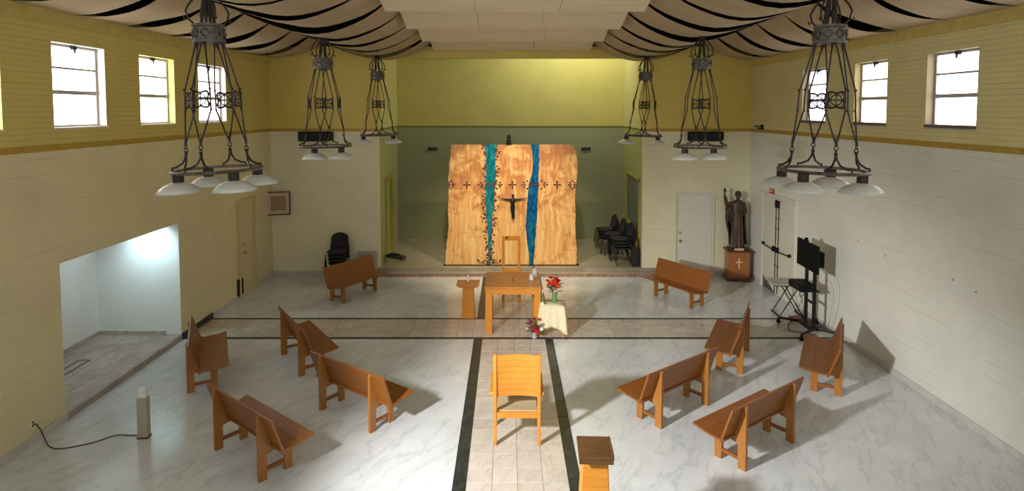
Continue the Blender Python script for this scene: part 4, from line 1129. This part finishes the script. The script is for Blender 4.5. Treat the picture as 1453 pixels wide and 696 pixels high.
# ------------------------------------------------------------------ television on cart
cart = empty('television_cart', (6.08, 11.98, 0), label='black wheeled cart with two posts and shelf by the right wall', cat='cart')
for y in (-.16, .16):
    bm = bmesh.new(); B(bm, -.03, .03, y-.022, y+.022, .12, 1.55); obj('post', bm, BLACKMET, cart, bevel=.004)
bm = bmesh.new(); B(bm, -.02, .02, -.16, .16, .60, .64); B(bm, -.02, .02, -.16, .16, 1.40, 1.46); obj('cross_bar', bm, BLACKMET, cart)
bm = bmesh.new(); B(bm, -.10, .14, -.22, .22, .09, .17); obj('base_beam', bm, BLACKMET, cart, bevel=.01)
for s in (-1, 1):
    bm = bmesh.new(); tube(bm, [(.36, s*.44, .11), (.05, s*.18, .14), (-.40, s*.50, .12)], [.022, .034, .022], 6); obj('foot', bm, BLACKMET, cart)
    for x, y in ((-.40, s*.50), (.36, s*.44)):
        bm = bmesh.new(); tube(bm, [(x, y-.018, .04), (x, y+.018, .04)], .04, 12); B(bm, x-.015, x+.015, y-.022, y+.022, .05, .115); obj('caster', bm, BLACK, cart)
bm = bmesh.new(); B(bm, -.32, .06, -.26, .26, .88, .905); obj('shelf', bm, BLACKMET, cart, bevel=.004)
tv = empty('television', (5.92, 11.84, 1.32), rz=-.05, label='black flat television on the cart, facing the room', cat='television')
bm = bmesh.new(); B(bm, 0, .04, -.46, .46, 0, .54); obj('casing', bm, BLACK, tv, bevel=.006)
bm = bmesh.new(); B(bm, -.002, .001, -.445, .445, .02, .525); m_, nt_, b__ = nodes('dark_screen'); setc(b__, (.004, .004, .005), .5, 0, .05); obj('screen', bm, m_, tv)
bm = bmesh.new(); B(bm, .04, .10, -.22, .22, .12, .42); obj('rear_housing', bm, BLACK, tv, bevel=.01)
wc = empty('webcam', (5.93, 11.90, 1.87), label='small black camera clipped on top of the television', cat='camera')
bm = bmesh.new(); B(bm, -.02, .03, -.05, .05, -.005, .02); obj('clip', bm, BLACK, wc)
bm = bmesh.new(); tube(bm, [(-.03, 0, .04), (.03, 0, .04)], .022, 10); obj('lens_body', bm, BLACK, wc)
sp = empty('small_speaker', (6.06, 11.66, 1.40), label='small black speaker hung behind the near edge of the television', cat='speaker')
bm = bmesh.new(); B(bm, -.06, .08, -.08, .08, 0, .30); obj('cabinet', bm, BLACK, sp, bevel=.012)
bm = bmesh.new(); B(bm, -.064, -.058, -.065, .065, .02, .28); obj('grille', bm, BLACKF, sp)
bm = bmesh.new(); tube(bm, [(-.02, .09, .12), (-.02, .4, .12)], .012, 6); obj('bracket', bm, BLACKMET, sp)
dv = empty('disc_player', (5.93, 11.98, .905), label='black box-shaped player on the shelf of the television cart', cat='player')
bm = bmesh.new(); B(bm, -.18, .14, -.24, .24, 0, .11); obj('housing', bm, BLACK, dv, bevel=.006)
bm = bmesh.new(); B(bm, -.184, -.178, -.20, .05, .03, .08); obj('front_panel', bm, BLACKMET, dv)
# white cables hanging
def cable(name, pts, r, m, label, cat='cable'):
    P3 = [Vector(p) for p in pts]; out = []
    Q = [P3[0]]+P3+[P3[-1]]
    for i in range(len(P3)-1):
        p0, p1, p2, p3 = Q[i:i+4]
        for k in range(6):
            t = k/6; out.append(.5*((2*p1)+(-p0+p2)*t+(2*p0-5*p1+4*p2-p3)*t*t+(-p0+3*p1-3*p2+p3)*t**3))
    out.append(P3[-1]); bm = bmesh.new(); tube(bm, out, r, 6)
    return tag(obj(name, bm, m), label, cat)
cable('power_cable', [(6.10, 11.55, 1.35), (6.28, 11.5, 1.0), (6.30, 11.6, .5), (6.34, 11.8, .1), (6.40, 12.0, .012), (6.45, 12.3, .012)], .005, GREY, 'pale cable dropping behind the television cart near the wall')
cable('looped_cable', [(6.0, 12.2, .9), (6.05, 12.35, .62), (6.2, 12.5, .60), (6.28, 12.42, .8), (6.25, 12.25, .9)], .006, RUBBER, 'dark cable looping under the cart shelf')
# folding table
ft = empty('folding_table', (6.08, 12.98, 0), rz=-.05, label='grey-topped folding table with crossed legs by the double door', cat='table')
bm = bmesh.new(); B(bm, -.38, .38, -.27, .27, .72, .75); obj('table_top', bm, TABLETOP, ft, bevel=.006)
bm = bmesh.new(); B(bm, -.36, .36, -.25, .25, .70, .72); obj('under_frame', bm, BLACKMET, ft)
for s in (-1, 1):
    bm = bmesh.new(); tube(bm, [(-.22, s*.20, .03), (.18, s*.20, .71)], .013, 6); obj('leg', bm, BLACKMET, ft)
    bm = bmesh.new(); tube(bm, [(.28, s*.16, .03), (-.12, s*.16, .71)], .013, 6); obj('leg', bm, BLACKMET, ft)
bm = bmesh.new(); tube(bm, [(-.22, -.27, .02), (-.22, .27, .02)], .018, 6); obj('foot_bar', bm, BLACKMET, ft)
bm = bmesh.new(); tube(bm, [(.28, -.24, .02), (.28, .24, .02)], .018, 6); obj('foot_bar', bm, BLACKMET, ft)
pb = box('power_box', -.10, .10, -.09, .09, 0, .07, plain('orange_brown_box', (.32, .13, .06), .6), loc=(6.12, 12.66, .0), bevel=.008)
tag(pb, 'small reddish-brown box on the floor behind the cart', 'box')
cable('extension_cable', [(6.02, 12.60, .012), (5.8, 12.3, .012), (5.72, 12.0, .012), (5.9, 11.9, .012), (6.1, 11.7, .012)], .008, RUBBER, 'thin dark cable on the floor under the cart')

# ------------------------------------------------------------------ wall fittings
def wall_speaker(x0, x1, label):
    c = (x0+x1)/2; w_ = (x1-x0); s = empty('wall_speaker', (c, YF, 3.76), label=label, cat='speaker')
    bm = bmesh.new(); B(bm, -w_/2, w_/2, -.22, -.04, -.125, .125); obj('cabinet', bm, BLACK, s, bevel=.02)
    for a, b_ in ((-w_/2+.02, -w_/6-.01), (-w_/6+.01, w_/6-.01), (w_/6+.01, w_/2-.02)):
        bm = bmesh.new(); B(bm, a, b_, -.228, -.218, -.105, .105); obj('grille', bm, BLACKF, s)
    bm = bmesh.new(); B(bm, w_/2-.02, w_/2+.07, -.10, 0, -.10, .12); B(bm, -.05, .05, -.05, 0, -.08, .08); obj('bracket', bm, BLACKMET, s)
wall_speaker(-5.53, -4.72, 'long black wall speaker left of the sanctuary'); wall_speaker(4.80, 5.68, 'long black wall speaker right of the sanctuary, above the door')
# framed picture across the corner
pf = empty('framed_picture', (-6.10, 16.03, 1.98), rz=.30, label='framed brown document hung across the left rear corner', cat='picture')
bm = bmesh.new(); w_, h_ = .30, .315; t = .032
B(bm, -w_+t, w_-t, -.02, .02, -h_, -h_+t); B(bm, -w_+t, w_-t, -.02, .02, h_-t, h_); B(bm, -w_, -w_+t, -.02, .02, -h_, h_); B(bm, w_-t, w_, -.02, .02, -h_, h_); obj('picture_frame', bm, FRAMEW, pf, bevel=.004)
bm = bmesh.new(); B(bm, -w_+t, w_-t, -.004, .012, -h_+t, h_-t); obj('mat_board', bm, plain('mount_card', (.52, .42, .30), .7, var=.04), pf)
def doc():
    m, nt, b = nodes('printed_document'); setc(b, (.4, .25, .15), .6)
    n = noise(nt, coord(nt, (9, 1, 9)), 3.2, 5, .7); nt.links.new(ramp(nt, n, [(.35, (.14, .06, .04)), (.5, (.32, .19, .11)), (.7, (.50, .36, .24))]), b.inputs['Base Color']); return m
bm = bmesh.new(); B(bm, -.19, .19, -.007, -.004, -.19, .20); obj('print', bm, doc(), pf)
# left wall ventilation grille
g = empty('wall_grille', (XL, 14.19, .27), label='dark slatted ventilation grille low on the left wall beside the door', cat='grille')
bm = bmesh.new(); B(bm, 0, .028, -.20, .10, -.20, .22); obj('frame', bm, plain('dark_brown_metal', (.05, .03, .02), .5), g)
for k in range(6):
    bm = bmesh.new(); B(bm, .028, .04, -.18+.045*k, -.155+.045*k, -.18, .20); obj('slat', bm, BLACKMET, g)
# outlets
def outlet(loc, rz, label):
    o = empty('wall_outlet', loc, rz=rz, label=label, cat='outlet')
    bm = bmesh.new(); B(bm, 0, .008, -.04, .04, -.06, .06); obj('plate', bm, WHITEP, o, bevel=.003)
    bm = bmesh.new()
    for z in (-.025, .025): B(bm, .008, .010, -.015, .015, z-.012, z+.012)
    obj('socket', bm, BLACKMET, o)
outlet((XL, 15.60, .33), 0, 'small wall outlet near the left rear corner'); outlet((XL, 7.86, .27), 0, 'wall outlet at the lower left with a plugged cord')
# small box lamp on the floor with cord
hl = empty('floor_lamp', (-4.955, 8.03, 0), rz=.1, label='slim grey rectangular lamp standing alone on the left marble floor', cat='lamp')
bm = bmesh.new(); B(bm, -.065, .065, -.055, .055, .02, .56); obj('body', bm, plain('putty_plastic', (.40, .38, .29), .45), hl, bevel=.01)
bm = bmesh.new(); B(bm, -.07, .07, -.06, .06, 0, .022); obj('base', bm, plain('brown_plastic', (.12, .07, .04), .5), hl)
bm = bmesh.new(); prism(bm, [(-.058, .56), (.058, .56), (.045, .68), (-.045, .68)], -.045, .045, 'y'); obj('diffuser', bm, plain('frosted_plastic', (.75, .77, .76), .3), hl, bevel=.01)
cable('lamp_cord', [(-5.04, 8.05, .02), (-5.15, 8.06, .008), (-5.36, 8.06, .008), (-5.55, 7.88, .008), (-5.84, 7.74, .008), (-6.02, 7.76, .008), (-6.20, 7.90, .02), (-6.29, 7.95, .12), (-6.31, 7.90, .24), (-6.325, 7.86, .27)], .007, RUBBER, 'dark cord running from the slim grey lamp to the outlet')
# grey floor box against left end wall
gb = empty('grey_cabinet', (-3.77, YF, 0), label='low grey metal cabinet against the wall left of the sanctuary', cat='cabinet')
bm = bmesh.new(); B(bm, -.25, .25, -.16, 0, .02, .66); obj('housing', bm, GREY, gb, bevel=.006)
for k in range(5):
    bm = bmesh.new(); B(bm, -.22, .22, -.166, -.158, .44+.04*k, .46+.04*k); obj('louvre', bm, plain('grey_louvre', (.28, .27, .25), .5) if k == 0 else MATS['grey_louvre'], gb)
# red alarm
fa_ = empty('alarm_box', (XR, 14.80, 2.47), label='small red and white sign above the double door', cat='sign')
bm = bmesh.new(); B(bm, -.025, 0, -.13, .13, -.055, .055); obj('plate', bm, REDSIGN, fa_, bevel=.004)
bm = bmesh.new()
B(bm, -.028, -.025, .03, .09, -.03, .03); B(bm, -.028, -.025, -.08, -.02, .005, .03); obj('white_marking', bm, WHITEP, fa_)
# bracket near band on right wall
br = empty('sensor_bracket', (XR, 15.70, 4.03), label='small dark sensor bracket on right wall above the ochre band', cat='sensor')
bm = bmesh.new(); B(bm, -.03, 0, .16, .24, -.05, .05); obj('sensor', bm, GREY, br); bm = bmesh.new(); B(bm, -.05, 0, -.30, -.22, -.07, .06); B(bm, -.02, 0, -.22, .16, -.005, .02); B(bm, -.05, 0, -.16, -.08, -.06, -.02); obj('clamp', bm, BLACKMET, br)
# vents on sanctuary back wall
for x, lab in ((wx(614, 19.85), 'small dark wall vent left of the wooden panel'), (wx(831, 19.85), 'small dark wall vent right of the wooden panel')):
    v = empty('wall_vent', (x, YN, wz(211, 19.9)), label=lab, cat='vent')
    bm = bmesh.new(); B(bm, -.16, .16, -.03, 0, -.055, .055); obj('vent_frame', bm, plain('olive_vent', (.10, .10, .045), .6), v)
    for k in range(5):
        bm = bmesh.new(); B(bm, -.14+.058*k, -.10+.058*k, -.036, -.03, -.04, .04); obj('slat', bm, BLACKMET, v)
# wall anchors
for i, (X, y, z, ax, lab) in enumerate([(-5.63, YF, 2.75, 'y', 'left of two small wall anchors under the left speaker'), (-4.85, YF, 2.73, 'y', 'right of two small wall anchors under the left speaker'),
        (XR, 11.1, 2.05, 'x', 'leftmost small anchor hole on the right wall'), (XR, 10.3, 1.95, 'x', 'second small anchor from left on the right wall'), (XR, 8.72, 1.98, 'x', 'third small anchor from left on the right wall'), (XR, 8.28, 1.93, 'x', 'rightmost small anchor hole on the right wall')]):
    bm = bmesh.new(); d = Vector((0, -1, 0)) if ax == 'y' else Vector((-1, 0, 0)); tube(bm, [Vector((0, 0, 0)), d*.012, d*.03], [.015, .013, .008], 8)
    tag(obj('wall_anchor', bm, GREY, None, (X, y, z)), lab, 'anchor')

# ------------------------------------------------------------------ black stacking chairs
def make_chair():
    t = empty('stacking_chair', cat='chair', label='x')
    bm = bmesh.new(); pts = []
    n = 20
    for k in range(n):
        a = 2*PI*k/n; r = 1; x = .235*math.copysign(abs(math.cos(a))**.6, math.cos(a)); y = .22*math.copysign(abs(math.sin(a))**.6, math.sin(a))
        pts.append((x, y))
    prism(bm, pts, .43, .475, 'z'); obj('seat', bm, BLACKF, t, bevel=.008)
    bm = bmesh.new(); V = []; N = 10
    for k in range(N+1):
        u = k/N; z = .52+.36*u; half = .225*(1 if u < .6 else math.sqrt(max(0, 1-((u-.6)/.42)**2)))
        V.append([bm.verts.new((x*half, .235+.09*u + .03*(1-abs(x)**2)*1 + yy, z)) for x, yy in ((-1, 0), (-.5, 0), (0, 0), (.5, 0), (1, 0), (1, .035), (0, .035), (-1, .035))])
    for A, C in zip(V, V[1:]):
        for j in range(8): bm.faces.new((A[j], A[(j+1) % 8], C[(j+1) % 8], C[j]))
    bm.faces.new(V[0]); bm.faces.new(V[-1][::-1]); obj('backrest', bm, BLACKF, t)
    for s in (-1, 1):
        bm = bmesh.new(); tube(bm, [(s*.26, -.24, 0), (s*.235, -.20, .42)], .012, 6); obj('leg', bm, BLACKMET, t)
        bm = bmesh.new(); tube(bm, [(s*.26, .30, 0), (s*.235, .20, .42), (s*.22, .28, .62)], .012, 6); obj('leg', bm, BLACKMET, t)
    return t
chair = make_chair(); used = False
def stack(x, y, z, rz, n, dz, shift, names, group):
    global used
    for k in range(n):
        dx = Matrix.Rotation(rz, 3, 'Z') @ Vector((0, -shift*k, 0))
        place(chair, not used, (x+dx.x, y+dx.y, z+dz*k), rz, names[k], group); used = True
S3 = ['lowest', 'second', 'third', 'top']
stack(-4.47, 15.80, 0, 0, 4, .105, .035, ['%s black chair in the stack at the left end wall' % q for q in ('bottom', 'second lowest', 'third', 'topmost')], 'black chairs stacked by the left end wall')
ns = [('stack nearest the step', 3.20, 16.66), ('middle stack in the sanctuary', 3.12, 17.30), ('rear stack in the sanctuary', 2.98, 17.98)]
for (nm, x, y) in ns:
    stack(x, y, .2, -PI/2+.1, 4, .085, .03, ['%s black chair of the %s, right side' % (q, nm) for q in ('lowest', 'second', 'third', 'topmost')], 'black chairs stacked on the right of the sanctuary')
# grey board with yellow frame, leaning yellow rack, black bag
bd = empty('framed_board', (3.70, 17.6, 1.7), rz=-.045, label='slate grey board in yellow frame on the right sanctuary wall', cat='board')
bm = bmesh.new(); B(bm, -.03, .0, -1.0, 1.05, -.75, .80); obj('board', bm, BOARD, bd)
bm = bmesh.new()
for a in ((-1.08, -1.0, -.83, .88), (1.05, 1.13, -.83, .88), (-1.08, 1.13, .80, .88), (-1.08, 1.13, -.83, -.75)): B(bm, -.05, .0, *a)
obj('board_frame', bm, DOORY, bd, bevel=.005)
yr = empty('yellow_rack', (3.50, 16.95, .2), rz=0, label='yellow-green curved rack leaning at the right sanctuary wall', cat='rack')
bm = bmesh.new(); tube(bm, [(.12, 1.0, 1.0), (.10, .5, .93), (.08, 0, .80), (.06, -.32, .74), (.05, -.42, .62), (.05, -.42, .05)], .035, 6); obj('top_rail', bm, DOORY, yr)
bm = bmesh.new()
for k in range(6): tube(bm, [(.08, -.30+.24*k, .05), (.08, -.30+.24*k, .72+.05*k)], .014, 5)
obj('rail_bars', bm, DOORY, yr)
bg = empty('black_bag', (3.50, 16.42, .2), label='black soft bag on the sanctuary floor beside the wall corner', cat='bag')
bm = bmesh.new(); B(bm, -.11, .11, -.13, .13, 0, .50); o = obj('bag_body', bm, BLACKF, bg, bevel=.05)
bm = bmesh.new(); tube(bm, [(-.05, 0, .49), (-.04, 0, .56), (.04, 0, .56), (.05, 0, .49)], .01, 5); obj('handle', bm, BLACKF, bg)
# coil of cable left in the sanctuary
bm = bmesh.new(); pts = []
rd = random.Random(21)
for k in range(90):
    a = k*.42; r = .16+.05*math.sin(k*.37); pts.append((r*1.5*math.cos(a), r*math.sin(a), .012+.10*abs(math.sin(k*.21))+.0012*k))
tube(bm, pts, .012, 5); tag(obj('cable_coil', bm, RUBBER, None, (-3.15, 16.95, .2)), 'tangled coil of dark cable on the left sanctuary floor', 'cable')
# dark upright handle thing on left sanctuary wall
bm = bmesh.new(); B(bm, 0, .04, -.05, .05, -.18, .18); tag(obj('wall_phone', bm, BLACK, None, (-3.575, 18.72, 1.6), bevel=.01), 'dark narrow handset on the left sanctuary wall beyond the door', 'phone')
